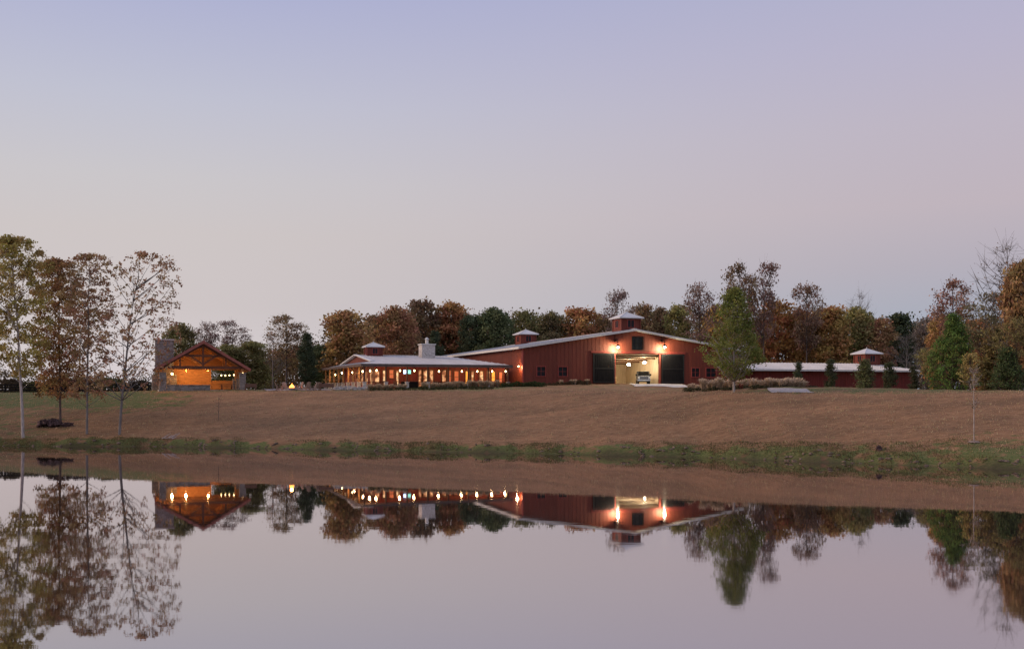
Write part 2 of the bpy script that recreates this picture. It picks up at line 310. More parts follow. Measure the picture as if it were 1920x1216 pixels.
def tree_meshes(name, seed, H=15., R=4., cb=.25, prof='round', clumps=80, per=45, cr=.9, leaf=.34, lean=(0,0), bark=BARKB, r0=.22, twigs=3, shift=(0,0), inner=.0, limbs=1., flat=1., keep=None):
    rg = random.Random(seed); r = np.random.RandomState(seed); pf = PROF[prof]
    # trunk
    npt = 9; path = []
    wob = [(rg.uniform(-.12, .12)*R*.3, rg.uniform(-.12, .12)*R*.3) for _ in range(npt)]
    for i in range(npt):
        u = i/(npt-1); path.append(Vector((lean[0]*u**1.3+wob[i][0]*u, lean[1]*u+wob[i][1]*u, H*.96*u)))
    def tp(z):
        u = max(0, min(1, z/(H*.96)))*(npt-1); i = min(int(u), npt-2); return path[i].lerp(path[i+1], u-i)
    m = MB(); m.tube([path[0]-Vector((0,0,.5))]+path, [r0*1.35]+[r0*(1-.93*(i/(npt-1)))+.012 for i in range(npt)], 7)
    cl = []
    lob = [(rg.uniform(0, 6.28), rg.uniform(.1, .9), rg.uniform(-.5, .38)) for _ in range(9)]
    tries = 0
    while len(cl) < clumps and tries < clumps*20:
        tries += 1
        u = rg.random()**.9; a = rg.uniform(0, 2*PI); q = max(inner, rg.random()**.45)
        env = pf(u)*R
        for la, lu, ls in lob: env *= 1+ls*math.exp(-((u-lu)/.18)**2)*max(0, math.cos(a-la))
        z = H*(cb+(1-cb)*u); base = tp(z); off = Vector((math.cos(a)*env*q+shift[0]*u, math.sin(a)*env*q+shift[1]*u, 0))
        if keep and not keep(u, a, q): continue
        cl.append((base+off*(1 if u < .97 else .3), q))
    P = []; S = []; T = []
    for i, (c_, q) in enumerate(cl):
        dist = (c_-tp(c_.z)).length
        if rg.random() < limbs:
            z0 = max(H*cb*.75, c_.z-dist*rg.uniform(.5, 1.1)-.3); s0 = tp(z0); mid = s0.lerp(c_, .55)+Vector((0,0,-dist*.06))+Vector((rg.uniform(-.1,.1), rg.uniform(-.1,.1), 0))*dist
            rr_ = max(.014, min(r0*.4, .013*dist+.01)); m.tube([s0, mid, c_], [rr_, rr_*.6, rr_*.22], 4)
            for _ in range(twigs):
                e = c_+Vector((rg.gauss(0, 1), rg.gauss(0, 1), rg.gauss(.3, .8)))*cr*.75; m.tube([mid.lerp(c_, rg.uniform(.3, .9)), e], [rr_*.35+.006, .008], 3)
        k = int(per*rg.uniform(.5, 1.5)); 
        if k <= 0: continue
        pp = r.normal(size=(k, 3))*cr*.5*np.array([1, 1, .7*flat]); pp += np.array(c_)
        hue, val = rg.random(), rg.uniform(.1, .8)
        P.append(pp); S.append(leaf*r.uniform(.6, 1.4, k)); T.append(np.stack([np.clip(hue+r.normal(0, .2, k), 0, 1), np.clip(val+r.normal(0, .18, k), 0, 1)], 1))
    tm = m.mesh(name+'_trunk', bark, True)
    cm = leaf_mesh(name+'_crown', np.concatenate(P), np.concatenate(S), np.concatenate(T), seed) if P else None
    return tm, cm
def add_tree(name, meshes, loc, label, col, scale=(1,1,1), rz=0, group=None, cat='tree'):
    t = empty(name, loc, rz, label, cat, group); t.scale = scale
    a = bpy.data.objects.new('trunk', meshes[0]); C.objects.link(a); a.parent = t
    if meshes[1]:
        b = bpy.data.objects.new('crown', meshes[1]); C.objects.link(b); b.parent = t; b.color = tuple(col)+(1,)
    return t
PR = {}
for i in range(4): PR['dense%d' % i] = tree_meshes('dense', 10+i, 15, 4, .04, 'round', 190, 46, 1.15, .48, r0=.2, limbs=.4, twigs=1)
for i in range(4): PR['sparse%d' % i] = tree_meshes('sparse', 30+i, 15, 3.4, .42, 'vase' if i % 2 else 'round', 85, 30, .9, .32, r0=.17, twigs=4, bark=BARKB)
for i in range(2): PR['bare%d' % i] = tree_meshes('bare', 50+i, 15, 3.6, .3, 'vase', 70, 2, 1.0, .22, r0=.16, twigs=8, bark=BARKG)
for i in range(2): PR['pine%d' % i] = tree_meshes('pine', 60+i, 15, 3.2, .12, 'egg', 120, 62, .95, .36, r0=.18, limbs=.4, twigs=1)
RW = 4.0
RUST=(.20,.078,.028); RUST2=(.235,.095,.035); BRN=(.135,.078,.040); BRND=(.10,.058,.036); OLV=(.105,.092,.034); OLV2=(.14,.12,.04); GRN=(.052,.066,.028); DGRN=(.034,.045,.024); YEL=(.26,.155,.038); PUR=(.13,.085,.078); GRY=(.125,.098,.082); ORG=(.19,.10,.035)
TREES = [ # px, top py, distance, crown width px, kind, colour, label
(338,606,150,66,'dense0',OLV,'olive leafy tree rising right behind the stone chimney of the pavilion'),
(388,600,168,58,'sparse0',PUR,'purplish brown sparse tree above the pavilion ridge'),
(436,598,172,62,'sparse1',PUR,'thin purplish tree with see-through top right of the pavilion peak'),
(425,645,158,70,'dense1',OLV,'low olive tree behind the right roof slope of the pavilion'),
(474,640,160,70,'dense2',OLV,'low olive brown tree just right of the pavilion'),
(512,622,185,60,'bare0',GRY,'bare grey tree left of the tall tree in the gap'),
(537,587,180,80,'sparse2',BRN,'tall loose brown tree standing alone in the gap between pavilion and clubhouse'),
(574,622,160,44,'pine0',DGRN,'dark slim evergreen behind the fire pit'),
(602,646,170,56,'dense3',GRN,'low dark green tree touching the left tip of the clubhouse eave'),
(648,582,168,96,'dense1',(.19,.095,.034),'broad orange brown tree above the left end of the clubhouse roof'),
(704,590,174,58,'dense2',BRN,'brown tree right above the small left cupola'),
(742,574,170,80,'dense0',(.165,.075,.036),'reddish brown tree between the small cupola and the chimney'),
(792,561,172,76,'dense3',BRND,'dark brown tree peaking over the clubhouse chimney'),
(846,566,174,84,'dense1',RUST,'rust brown round tree right of the clubhouse chimney'),
(815,618,160,40,'pine1',DGRN,'short dark evergreen right against the clubhouse chimney'),
(888,590,166,62,'dense2',DGRN,'dark green tree above the right end of the clubhouse roof'),
(926,577,165,74,'dense0',GRN,'tall green tree left of the middle cupola'),
(984,581,172,66,'dense3',OLV,'olive tree directly above the middle cupola'),
(1034,584,170,66,'dense1',(.09,.07,.032),'dark olive tree right of the middle cupola'),
(1088,577,170,84,'dense2',RUST,'wide rust coloured tree over the left slope of the barn roof'),
(1130,590,176,52,'dense0',BRN,'brown tree in the dip left of the big cupola'),
(1157,539,163,56,'sparse3',PUR,'spiky sparse tree poking up left of the big cupola'),
(1205,569,170,60,'dense3',BRN,'brown tree behind the roof of the big cupola'),
(1238,576,176,54,'dense1',BRND,'dark brown tree right of the big cupola'),
(1274,572,168,64,'dense2',OLV2,'yellow olive tree above the right slope of the barn roof'),
(1311,525,164,66,'sparse0',(.12,.07,.06),'bushy thin-leaved tree standing above the barn right eave'),
(1345,572,170,70,'dense0',YEL,'yellowing tree behind the left edge of the green maple'),
(1387,487,156,74,'sparse2',BRND,'tallest see-through tree, left of a close pair, above the green maple'),
(1432,488,158,66,'sparse1',(.12,.065,.055),'tall see-through tree, right of a close pair, above the green maple'),
(1456,562,166,84,'dense3',RUST,'rust red tree right of the green maple'),
(1512,527,160,66,'sparse3',(.13,.07,.05),'loose reddish tree with a pointed head over the stable roof'),
(1502,580,166,76,'dense1',RUST2,'rust orange tree below the loose pointed tree'),
(1556,574,164,84,'dense2',(.21,.105,.032),'golden brown tree above the middle of the stable roof'),
(1606,576,168,76,'dense0',OLV2,'olive gold tree left of the stable cupola'),
(1612,543,176,50,'bare1',GRY,'thin bare tree with twigs above the stable cupola'),
(1648,596,166,66,'dense3',(.18,.08,.04),'russet tree behind the stable cupola'),
(1684,587,174,78,'dense2',DGRN,'dark green broad tree right of the stable cupola'),
(1700,625,150,60,'bare0',GRY,'grey leafless tree behind the right part of the stable'),
(1738,596,166,56,'dense1',GRY,'grey brown tree left of the tall green cone'),
(1735,650,128,36,'sparse0',OLV2,'slender olive tree at the right end of the stable'),
(1766,590,150,60,'dense0',ORG,'orange tree peeking over the left shoulder of the green cone'),
(1786,519,134,78,'sparse2',(.15,.062,.05),'tall maroon tree right above the tip of the green cone'),
(1835,598,140,74,'dense3',RUST2,'rusty orange tree right of the green cone'),
(1848,545,130,84,'sparse1',(.10,.085,.045),'loose greenish tree between the maroon tree and the frame edge'),
(1872,610,126,78,'dense2',(.10,.075,.03),'olive orange tree low at the right frame edge'),
(1888,448,124,120,'bare1',GRY,'tall bare winter tree at the upper right frame edge'),
(1916,488,118,86,'dense1',(.15,.08,.034),'dense rust green tree cut by the right frame edge'),
(1906,590,112,70,'sparse0',(.11,.085,.03),'olive rust bushy tree low against the right frame edge'),
]
rgt = random.Random(5); LG = 2.15
for (px, ty, D, wd, kind, col, lab) in TREES:
    D += 40 if 780 <= px < 1300 else 30 if 1300 <= px < 1720 else 16 if 695 < px < 780 else 0
    if px == 1738: D = 186
    av = sum(col)/3; col = tuple(min(1, (v*.86+(av*1.25, av*.95, av*.5)[i_]*.14)*LG) for i_, v in enumerate(col))
    x = X_(px, D); b = g1(x, D); H = Z_(ty, D)-b; R = wd/F*D/2
    k0 = 4.0 if 'dense' in kind else 3.4 if 'sparse' in kind else 3.6 if 'bare' in kind else 3.2
    s = R/(k0*.98)
    add_tree('bare_tree' if 'bare' in kind else 'evergreen_tree' if 'pine' in kind else 'autumn_tree', PR[kind], (x, D, b), lab, col, (s, s, H/15.3), rgt.uniform(0, 6.28), group='trees of the wood behind the buildings')
# far-off wood as one mass, behind the individual trees
rs = np.random.RandomState(3); P = []; S = []; T = []
for k in range(1500):
    px = rs.uniform(470, 2050); D = rs.uniform(212, 250); top = np.interp(px, [470,500,600,640,900,1100,1250,1500,1700,1760,2050], [655,652,650,598,592,592,590,588,604,596,590])
    x = X_(px, D); b = g1(x, D); ht = Z_(top, D)-b; hh = rs.uniform(.05, .93)*ht
    q = 110; pp = rs.normal(size=(q, 3))*np.array([2.0, 2, 1.1])+np.array([x, D, b+hh]); P.append(pp); S.append(.5*rs.uniform(.6, 1.4, q)); hv = rs.uniform(0, 1); vv = rs.uniform(.1, .7)
    T.append(np.stack([np.clip(hv+rs.normal(0, .15, q), 0, 1), np.clip(vv+rs.normal(0, .15, q), 0, 1)], 1))
me = leaf_mesh('far_woods', np.concatenate(P), np.concatenate(S), np.concatenate(T)); o = bpy.data.objects.new('far_woods', me); C.objects.link(o); o.color = (.17,.105,.048,1); tag(o, 'brown and olive mass of woodland closing the background', 'woods', kind='stuff')
# low hedgerow trees far at the left
P = []; S = []; T = []
for k in range(150):
    px = rs.uniform(-150, 520); D = rs.uniform(205, 240); top = np.interp(px, [-150,0,60,110,180,210,250,300,520], [690,692,700,706,705,695,705,700,660])
    x = X_(px, D); b = g1(x, D); ht = max(.5, Z_(top, D)-b); hh = rs.uniform(.0, .95)*ht
    q = 110; pp = rs.normal(size=(q, 3))*np.array([2.6, 2, .45])+np.array([x, D, b+hh]); P.append(pp); S.append(.4*rs.uniform(.6, 1.4, q)); hv = rs.uniform(0, 1); vv = rs.uniform(.1, .6)
    T.append(np.stack([np.clip(hv+rs.normal(0, .15, q), 0, 1), np.clip(vv+rs.normal(0, .15, q), 0, 1)], 1))
me = leaf_mesh('hedgerow', np.concatenate(P), np.concatenate(S), np.concatenate(T)); o = bpy.data.objects.new('hedgerow', me); C.objects.link(o); o.color = (.11,.085,.045,1); tag(o, 'low dark hedgerow along the horizon at the left', 'hedgerow', kind='stuff')
# ---- the waterside trees at the left
def fg(name, px, py, D, meshes_kw, col, lab):
    x = X_(px, D); b = g1(x, D)
    return add_tree(name, tree_meshes(name, **meshes_kw), (x, D, b), lab, col, cat='tree', group='slender trees on the bank')
fg('slender_tree', 43, 812, 108.5, dict(seed=101, H=22.4, R=4.3, cb=.30, prof='round', clumps=430, per=32, cr=.55, leaf=.26, lean=(-1.2,0), bark=BARKL, r0=.17, twigs=1, limbs=.16), (.34,.24,.065), 'pale-trunked olive gold tree, leftmost on the bank')
fg('slender_tree', 113, 778, 117, dict(seed=102, H=19.3, R=3.7, cb=.14, prof='round', clumps=480, per=32, cr=.55, leaf=.26, lean=(-.3,0), bark=BARKB, r0=.14, twigs=1, limbs=.16), (.32,.165,.065), 'fuller rust brown tree rising behind the dark brush pile')
fg('slender_tree', 163, 812, 109, dict(seed=103, H=20.2, R=3.1, cb=.18, prof='round', clumps=340, per=19, cr=.45, leaf=.25, lean=(.3,0), bark=BARKG, r0=.13, twigs=1, limbs=.16), (.34,.18,.09), 'straight thin brown-leaved tree left of the leaning tree')
fg('slender_tree', 224, 814, 108.5, dict(seed=104, H=20.4, R=5.0, cb=.24, prof='round', clumps=400, per=12, cr=.40, leaf=.25, lean=(2.3,0), bark=BARKG, r0=.15, twigs=1, limbs=.12, shift=(1.7,0)), (.36,.19,.10), 'leaning sparse tree with wide see-through crown nearest the pavilion')
# ---- planted trees near the buildings
def plant(name, px, by, ty, D, wd, kw, col, lab, cat='tree', group=None):
    x = X_(px, D); b = g1(x, D); H = Z_(ty, D)-b; R = wd/F*D/2
    return add_tree(name, tree_meshes(name, H=H, R=R, **kw), (x, D, b), lab, col, cat=cat, group=group)
plant('maple_tree', 1376, 735, 538, 105, 112, dict(seed=221, cb=.13, prof='egg', clumps=330, per=40, cr=.58, leaf=.2, bark=BARKL, r0=.13, limbs=.5, twigs=2), (.19,.20,.042), 'large green maple turning orange in front of the barn corner')
plant('conifer_tree', 1787, 733, 588, 122, 128, dict(seed=202, cb=.02, prof='cone', clumps=330, per=42, cr=.55, leaf=.2, r0=.16, inner=.45), (.14,.21,.045), 'tall bright green cone-shaped evergreen right of the stable')
plant('pine_tree', 1888, 733, 655, 112, 84, dict(seed=203, cb=.03, prof='cone', clumps=200, per=42, cr=.6, leaf=.2, r0=.13), (.09,.12,.045), 'broad green pine low at the right edge of the terrace')
plant('conifer_tree', 1558, 733, 674, 135, 17, dict(seed=204, cb=.02, prof='col', clumps=70, per=40, cr=.4, leaf=.18, r0=.06), (.085,.095,.045), 'dark columnar evergreen before the middle of the stable wall', group='evergreens along the stable')
plant('conifer_tree', 1497, 733, 678, 140, 15, dict(seed=205, cb=.02, prof='cone', clumps=50, per=40, cr=.4, leaf=.18, r0=.06), (.085,.105,.055), 'small pointed evergreen behind the plumed grasses', group='evergreens along the stable')
plant('pine_tree', 1622, 735, 676, 125, 58, dict(seed=206, cb=.02, prof='cone', clumps=130, per=30, cr=.5, leaf=.2, r0=.08), (.15,.155,.06), 'wide olive pine spreading before the stable below its cupola', group='evergreens along the stable')
plant('conifer_tree', 1668, 735, 681, 128, 23, dict(seed=207, cb=.02, prof='col', clumps=80, per=40, cr=.42, leaf=.18, r0=.06), (.085,.095,.045), 'dark columnar evergreen right of the wide olive pine', group='evergreens along the stable')
plant('conifer_tree', 1713, 735, 686, 132, 13, dict(seed=208, cb=.02, prof='col', clumps=50, per=36, cr=.36, leaf=.17, r0=.05), (.075,.08,.04), 'narrow dark evergreen at the right end of the stable wall', group='evergreens along the stable')
plant('sapling', 1818, 733, 665, 106, 34, dict(seed=209, cb=.15, prof='round', clumps=90, per=16, cr=.5, leaf=.18, r0=.05, twigs=2), (.36,.25,.08), 'small yellow-leaved sapling before the green cone')
sx = X_(1826, 81)
plant('sapling', 1826, 828, 690, 81, 24, dict(seed=210, cb=.45, prof='round', clumps=24, per=5, cr=.35, leaf=.14, r0=.035, twigs=4, bark=BARKL), (.16,.09,.05), 'thin young sapling on the slope near the right shore')
plant('sapling', 410, 806, 738, 112, 26, dict(seed=211, cb=.3, prof='round', clumps=6, per=3, cr=.3, leaf=.12, r0=.02, twigs=2), (.22,.14,.09), 'faint twiggy sapling on the brown slope below the pavilion')
m = MB(); m.lathe([(0,.10),(.3,.06),(.55,-.06)], (0,0,0), 14); o = m.build('mulch_ring', mat('mulch', (.22,.16,.125), .95, var=.4, vscale=6)); o.location = (sx, 81, g1(sx, 81)+.02); tag(o, 'pale mulch ring around the foot of the right shore sapling', 'mulch')
# ------------------------------------------------------------------ building kit
YAW = math.radians(19)
def wall_open(mb, x0, x1, y0, y1, z0, top, ops):
    """wall along x between y0,y1; top(x) height; ops = (xa,xb,za,zb)"""
    bk = sorted({x0, x1, *[o for q in ops for o in q[:2]], *(top.breaks if hasattr(top, 'breaks') else [])})
    for a, b in zip(bk[:-1], bk[1:]):
        if b-a < 1e-4: continue
        mid = (a+b)/2; holes = sorted([(q[2], q[3]) for q in ops if q[0] <= mid <= q[1]]); z = z0
        for h0, h1 in holes:
            if h0 > z: mb.prism([(a, z), (b, z), (b, h0), (a, h0)], y0, y1)
            z = h1
        mb.prism([(a, z), (b, z), (b, top(b)), (a, top(a))], y0, y1)
class Top:
    def __init__(s, pts): s.p = pts; s.breaks = [q[0] for q in pts]
    def __call__(s, x): return float(np.interp(x, [q[0] for q in s.p], [q[1] for q in s.p]))
def point(loc, e, col=(1,.66,.32), r=.1, name='lamp_light', parent=None):
    d_ = bpy.data.lights.new(name, 'POINT'); d_.energy = e; d_.color = col; d_.shadow_soft_size = r
    o = bpy.data.objects.new(name, d_); C.objects.link(o); o.location = loc; o.parent = parent; return o
def cupola(parent, x, y, z, s=1.0, bottom=0.9):
    b = 1.5*s; h = 1.75*s; e = 1.98*s
    m = MB(); m.box(x-b, x+b, y-b, y+b, z-bottom, z+h)
    for sx_ in (-1, 1):
        for sy in (-1, 1): m.box(x+sx_*b-.09, x+sx_*b+.09, y+sy*b-.09, y+sy*b+.09, z-bottom+.02, z+h-.01)
    body = m.build('cupola', RED, parent)
    m = MB(); m.box(x-e, x+e, y-e, y+e, z+h, z+h+.13); q = z+h+.13; ee = e-.02
    m.add([(x-ee,y-ee,q),(x+ee,y-ee,q),(x+ee,y+ee,q),(x-ee,y+ee,q),(x,y,q+.9*s)], [(0,1,4),(1,2,4),(2,3,4),(3,0,4)])
    m.tube([(x,y,q+.85*s),(x,y,q+1.15*s)], [.09*s,.03*s], 6)
    for k in range(4):
        cx, cy = [(-ee,-ee),(ee,-ee),(ee,ee),(-ee,ee)][k]; m.beam((x+cx, y+cy, q+.02), (x, y, q+.92*s), .09, .06)
    m.build('cupola_roof', ROOFW, body)
    for k, (dx, dy) in enumerate(((0,-1),(1,0),(0,1),(-1,0))):
        f = MB(); g = MB(); wv = .5*s; z0, z1 = z+.45*s, z+1.5*s
        if dx == 0:
            yy = y+dy*(b+.02); g.box(x-wv, x+wv, yy-.02, yy+.02, z0, z1)
            for a in (-1, 1): f.box(x+a*(wv+.06)-.06, x+a*(wv+.06)+.06, yy-.05, yy+.05, z0-.1, z1+.1)
            f.box(x-wv, x+wv, yy-.05, yy+.05, z1, z1+.1); f.box(x-wv, x+wv, yy-.05, yy+.05, z0-.1, z0); f.box(x-.03, x+.03, yy-.04, yy+.04, z0, z1)
        else:
            xx = x+dx*(b+.02); g.box(xx-.02, xx+.02, y-wv, y+wv, z0, z1)
            for a in (-1, 1): f.box(xx-.05, xx+.05, y+a*(wv+.06)-.06, y+a*(wv+.06)+.06, z0-.1, z1+.1)
            f.box(xx-.05, xx+.05, y-wv, y+wv, z1, z1+.1); f.box(xx-.05, xx+.05, y-wv, y+wv, z0-.1, z0); f.box(xx-.04, xx+.04, y-.03, y+.03, z0, z1)
        g.build('cupola_window', DGLS, body); f.build('cupola_window_frame', REDT, body)
def window(parent, x0, x1, z0, z1, y=0, frame=REDT, glass=DGLS, bars=(1,1)):
    f = MB(); t_ = .12
    f.box(x0-t_, x0, y-.07, y+.12, z0-t_, z1+t_); f.box(x1, x1+t_, y-.07, y+.12, z0-t_, z1+t_); f.box(x0, x1, y-.07, y+.12, z1, z1+t_); f.box(x0, x1, y-.09, y+.12, z0-t_, z0)
    for k in range(bars[0]): xx = x0+(x1-x0)*(k+1)/(bars[0]+1); f.box(xx-.025, xx+.025, y-.0, y+.05, z0, z1)
    for k in range(bars[1]): zz = z0+(z1-z0)*(k+1)/(bars[1]+1); f.box(x0, x1, y+.003, y+.047, zz-.025, zz+.025)
    w_ = MB().box(x0, x1, y+.06, y+.09, z0, z1).build('window', glass, parent); f.build('window_frame', frame, w_); return w_
# ------------------------------------------------------------------ the barn
c_, s_y = math.cos(YAW), math.sin(YAW)
BO = (1.5, 140.0, 6.95)
def bL(px): r_ = (px-960)/F; return (r_*BO[1]-BO[0])/(c_-s_y*r_)
def bz(py, L_): return CZ+(HZ-py)/F*(BO[1]+s_y*L_)-BO[2]
barn = empty('red_barn', BO, YAW, 'big red gabled barn with open lit doorway and black sliding doors', 'barn')
BW, BD, BE, BR = 34.6, 60.0, 4.95, 7.65
d0, d1 = bL(1154), bL(1236)
wins = [(bL(1007), bL(1022)), (bL(1047), bL(1063)), (bL(1297), bL(1311)), (bL(1324), bL(1342)), (bL(1360), bL(1371))]
lw = (bL(1186), bL(1205))
ops = [(d0, d1, 0, 4.3)]+[(a, b, 1.05, 2.35) for a, b in wins]+[(lw[0], lw[1], 5.05, 6.75)]
top = Top([(0, BE), (BW/2, BR), (BW, BE)])
m = MB(); wall_open(m, 0, BW, 0, .2, -1.6, top, ops)
x = .4
while x < BW:                                        # battens
    segs = [(-.2, top(x)-.05)]
    for a, b, z0, z1 in ops+[(bL(1110)-.1, d0, 0, 4.3), (d1, bL(1281)+.1, 0, 4.3)]:
        if a-.2 < x < b+.2: segs = [q for s0, s1 in segs for q in ((s0, min(s1, z0-.15)), (max(s0, z1+.15), s1)) if q[1]-q[0] > .1]
    for s0, s1 in segs: m.box(x-.022, x+.022, -.018, 0.01, s0, s1)
    x += .6
m.build('front_wall', RED, barn)
m = MB(); m.box(0, .2, .2, BD, -1.6, BE); y = .6
while y < BD: m.box(-.03, .01, y-.03, y+.03, -.2, BE-.05); y += .42
m.build('side_wall', RED, barn)
m = MB(); m.box(BW-.2, BW, .2, BD, -1.6, BE); m.build('side_wall', RED, barn)
m = MB(); wall_open(m, .2, BW-.2, BD-.2, BD, -1.6, top, []); m.build('rear_wall', RED, barn)
m = MB(); ov = .7; th = .3; pe = (BR-BE)/(BW/2)      # roof as two slabs
for sg in (0, 1):
    xe = -ov if sg == 0 else BW+ov; ze = BE-ov*pe; poly = [(xe, ze+.04), (BW/2, BR+.04), (BW/2, BR+.30), (xe, ze+.30)]
    m.prism(poly, -.55, BD+.5)
for k in range(0, 122):                               # standing seams
    y = -.5+k*.5
    for xe, sg in ((-ov, 1), (BW+ov, -1)): m.beam((xe, y, BE-ov*pe+.32), (BW/2, y, BR+.32), .04, .06)
m.box(BW/2-.2, BW/2+.2, -.55, BD+.5, BR+.26, BR+.40)
rf = m.build('roof', ROOFM, barn)
m = MB()
for a, b in (((-ov-.02, BE-ov*pe+.14), (BW/2, BR+.17)), ((BW+ov+.02, BE-ov*pe+.14), (BW/2, BR+.17))): m.beam((a[0], -.62, a[1]), (b[0], -.62, b[1]), .12, .26)
m.box(-ov-.12, -ov, -.6, BD+.5, BE-ov*pe-.02, BE-ov*pe+.28)
m.build('roof_trim', TRIM, rf)
MB().box(-.08, .14, -.08, .0, -.6, BE-.1).box(-.08, .0, .0, .16, -.6, BE-.1).build('corner_trim', REDT, barn); MB().box(BW-.14, BW+.08, -.08, 0, -.6, BE-.1).build('corner_trim', REDT, barn)
m = MB(); m.box(bL(1108), bL(1284), -.14, -.0, 4.42, 4.72); m.box(bL(1108), bL(1284), -.22, -.14, 4.62, 4.70); m.build('door_header', REDT, barn)
for a, b in ((d0-.16, d0), (d1, d1+.16)): MB().box(a, b, -.06, .3, 0, 4.3).build('door_jamb', REDT, barn)
for a, b in ((bL(1111), d0-.18), (d1+.3, bL(1282))):
    m = MB(); m.box(a, b, -.17, -.09, .06, 4.38)
    x = a+.12
    while x < b-.1: m.box(x-.02, x+.02, -.185, -.16, .12, 4.3); x += .3
    dr = m.build('sliding_door', DARK, barn)
    m = MB(); m.box(a+.02, b-.02, -.21, -.172, .1, .28); m.box(a+.02, b-.02, -.21, -.172, 4.15, 4.33); m.box(a+.02, a+.2, -.21, -.172, .28, 4.15); m.box(b-.2, b-.02, -.21, -.172, .28, 4.15); m.box(a+.2, b-.2, -.205, -.172, 2.1, 2.26)
    m.build('door_rail', mat('charcoal_trim', (.014,.013,.014), .85), dr)
for a, b in wins: window(barn, a, b, 1.05, 2.35, 0)
lo = window(barn, lw[0], lw[1], 5.05, 6.75, 0, frame=DARK, bars=(2,1))
for k, px in enumerate((1154, 1241)):                 # gooseneck flood lamps over the doorway
    xx = bL(px)-.1; zz = bz(650, xx)-.02
    m = MB(); m.tube([(xx, -.02, zz+.9), (xx, -.5, zz+1.15), (xx, -.95, zz+.95), (xx, -1.05, zz+.35)], [.045]*4, 8); m.tube([(xx, -.0, zz+.9), (xx, -.08, zz+.9)], [.14,.14], 10); m.tube([(xx,-.05,zz+.9),(xx,-.05,zz+2.0)], [.035,.035], 6)
    lp = m.build('flood_lamp', DARK, barn)
    m = MB(); m.lathe([(.04,.42),(.12,.36),(.30,.12),(.36,.0),(.34,.0),(.1,.3)], (xx,-1.05,zz-.02), 14); m.build('lamp_shade', DARK, lp, True)
    m = MB(); m.lathe([(0,.12),(.12,.08),(.17,-.02),(.16,-.14),(0,-.2)], (xx,-1.05,zz), 12); m.build('bulb', FLOOD, lp, True)
    point((xx, -1.0, zz-.26), 1000, (1,.88,.56), .12, parent=lp)
m = MB(); m.tube([(.0,.55,2.6),(-.3,.55,2.75),(-.42,.55,2.6)], [.03]*3, 6); m.lathe([(.03,.12),(.1,.1),(.2,.0)], (-.42,.55,2.5), 10); lp = m.build('wall_lamp', DARK, barn)
MB().lathe([(0,.1),(.09,.06),(.1,-.05),(0,-.12)], (-.42,.55,2.42), 8).build('bulb', BULB, lp, True); point((-.6,.7,2.2), 220, (1,.6,.3), .1, parent=lp)
cupola(barn, BW/2, 2.6, BR+.2); cupola(barn, BW/2, 46.8, BR+.2)
# interior bay
ix0, ix1, idp = d0-1.6, d1+1.8, 15.0
m = MB(); m.box(ix0, ix1, .2, idp, -.12, 0); m.build('bay_floor', CONC, barn)
m = MB(); m.prism([(.2, 4.36), (idp, 3.25), (idp, 3.4), (.2, 4.6)], ix0, ix1, 'x')
bc = m.build('bay_ceiling', CREAM, barn)
m = MB()
for k in range(5): yy = 2.2+k*2.7; zz = 4.36-(yy-.2)*.075; m.box(ix0, ix1, yy-.1, yy+.1, zz-.22, zz-.01)
m.build('beam', WOODD, bc)
m = MB(); m.box(ix0-.15, ix0, .2, idp, 0, 4.5); m.build('bay_wall', mat('ochre_panel', (.40,.22,.07), .7, stretch=(3,3,.4)), barn)
m = MB(); m.box(ix1, ix1+.15, .2, idp, 0, 4.5); m.build('bay_wall', TAN, barn)
m = MB(); m.box(ix0, ix1, idp, idp+.15, 0, 3.4)
for k in range(5): xx = ix0+.8+k*2; m.box(xx-.08, xx+.08, idp-.08, idp, 0, 3.2)
m.build('bay_wall', TAN, barn)
m = MB(); bx_ = bL(1229)-idp*.19; m.box(bx_-.6, bx_+.6, idp-.12, idp-.0, 0, 2.2); dd = m.build('inner_door', emit('lit_doorway', (1,.93,.78), .9), barn)
for px, py, yy in ((1179, 683, 7.5), (1209, 679, 4.5)):
    D_ = 146.5+yy*c_; xx = ((px-960)/F*D_-BO[0]+s_y*yy)/c_; zz = Z_(py, D_)-BO[2]
    m = MB(); m.tube([(xx, yy, zz+.15), (xx, yy, 4.0)], [.02, .02], 5); lp = m.build('pendant_lamp', DARK, barn)
    m = MB(); m.lathe([(0,.15),(.2,.1),(.28,-.04),(.15,-.16),(0,-.18)], (xx, yy, zz), 12); m.build('bulb', FLOOD, lp, True)
    point((xx, yy, zz-.35), 170, (1,.78,.50), .2, parent=lp)
point(((d0+d1)/2, 11.5, 2.9), 110, (1,.78,.50), .3, parent=barn)
Mb = barn.matrix_basis.copy()
barnM = Matrix.Translation(BO) @ Matrix.Rotation(YAW, 4, 'Z')
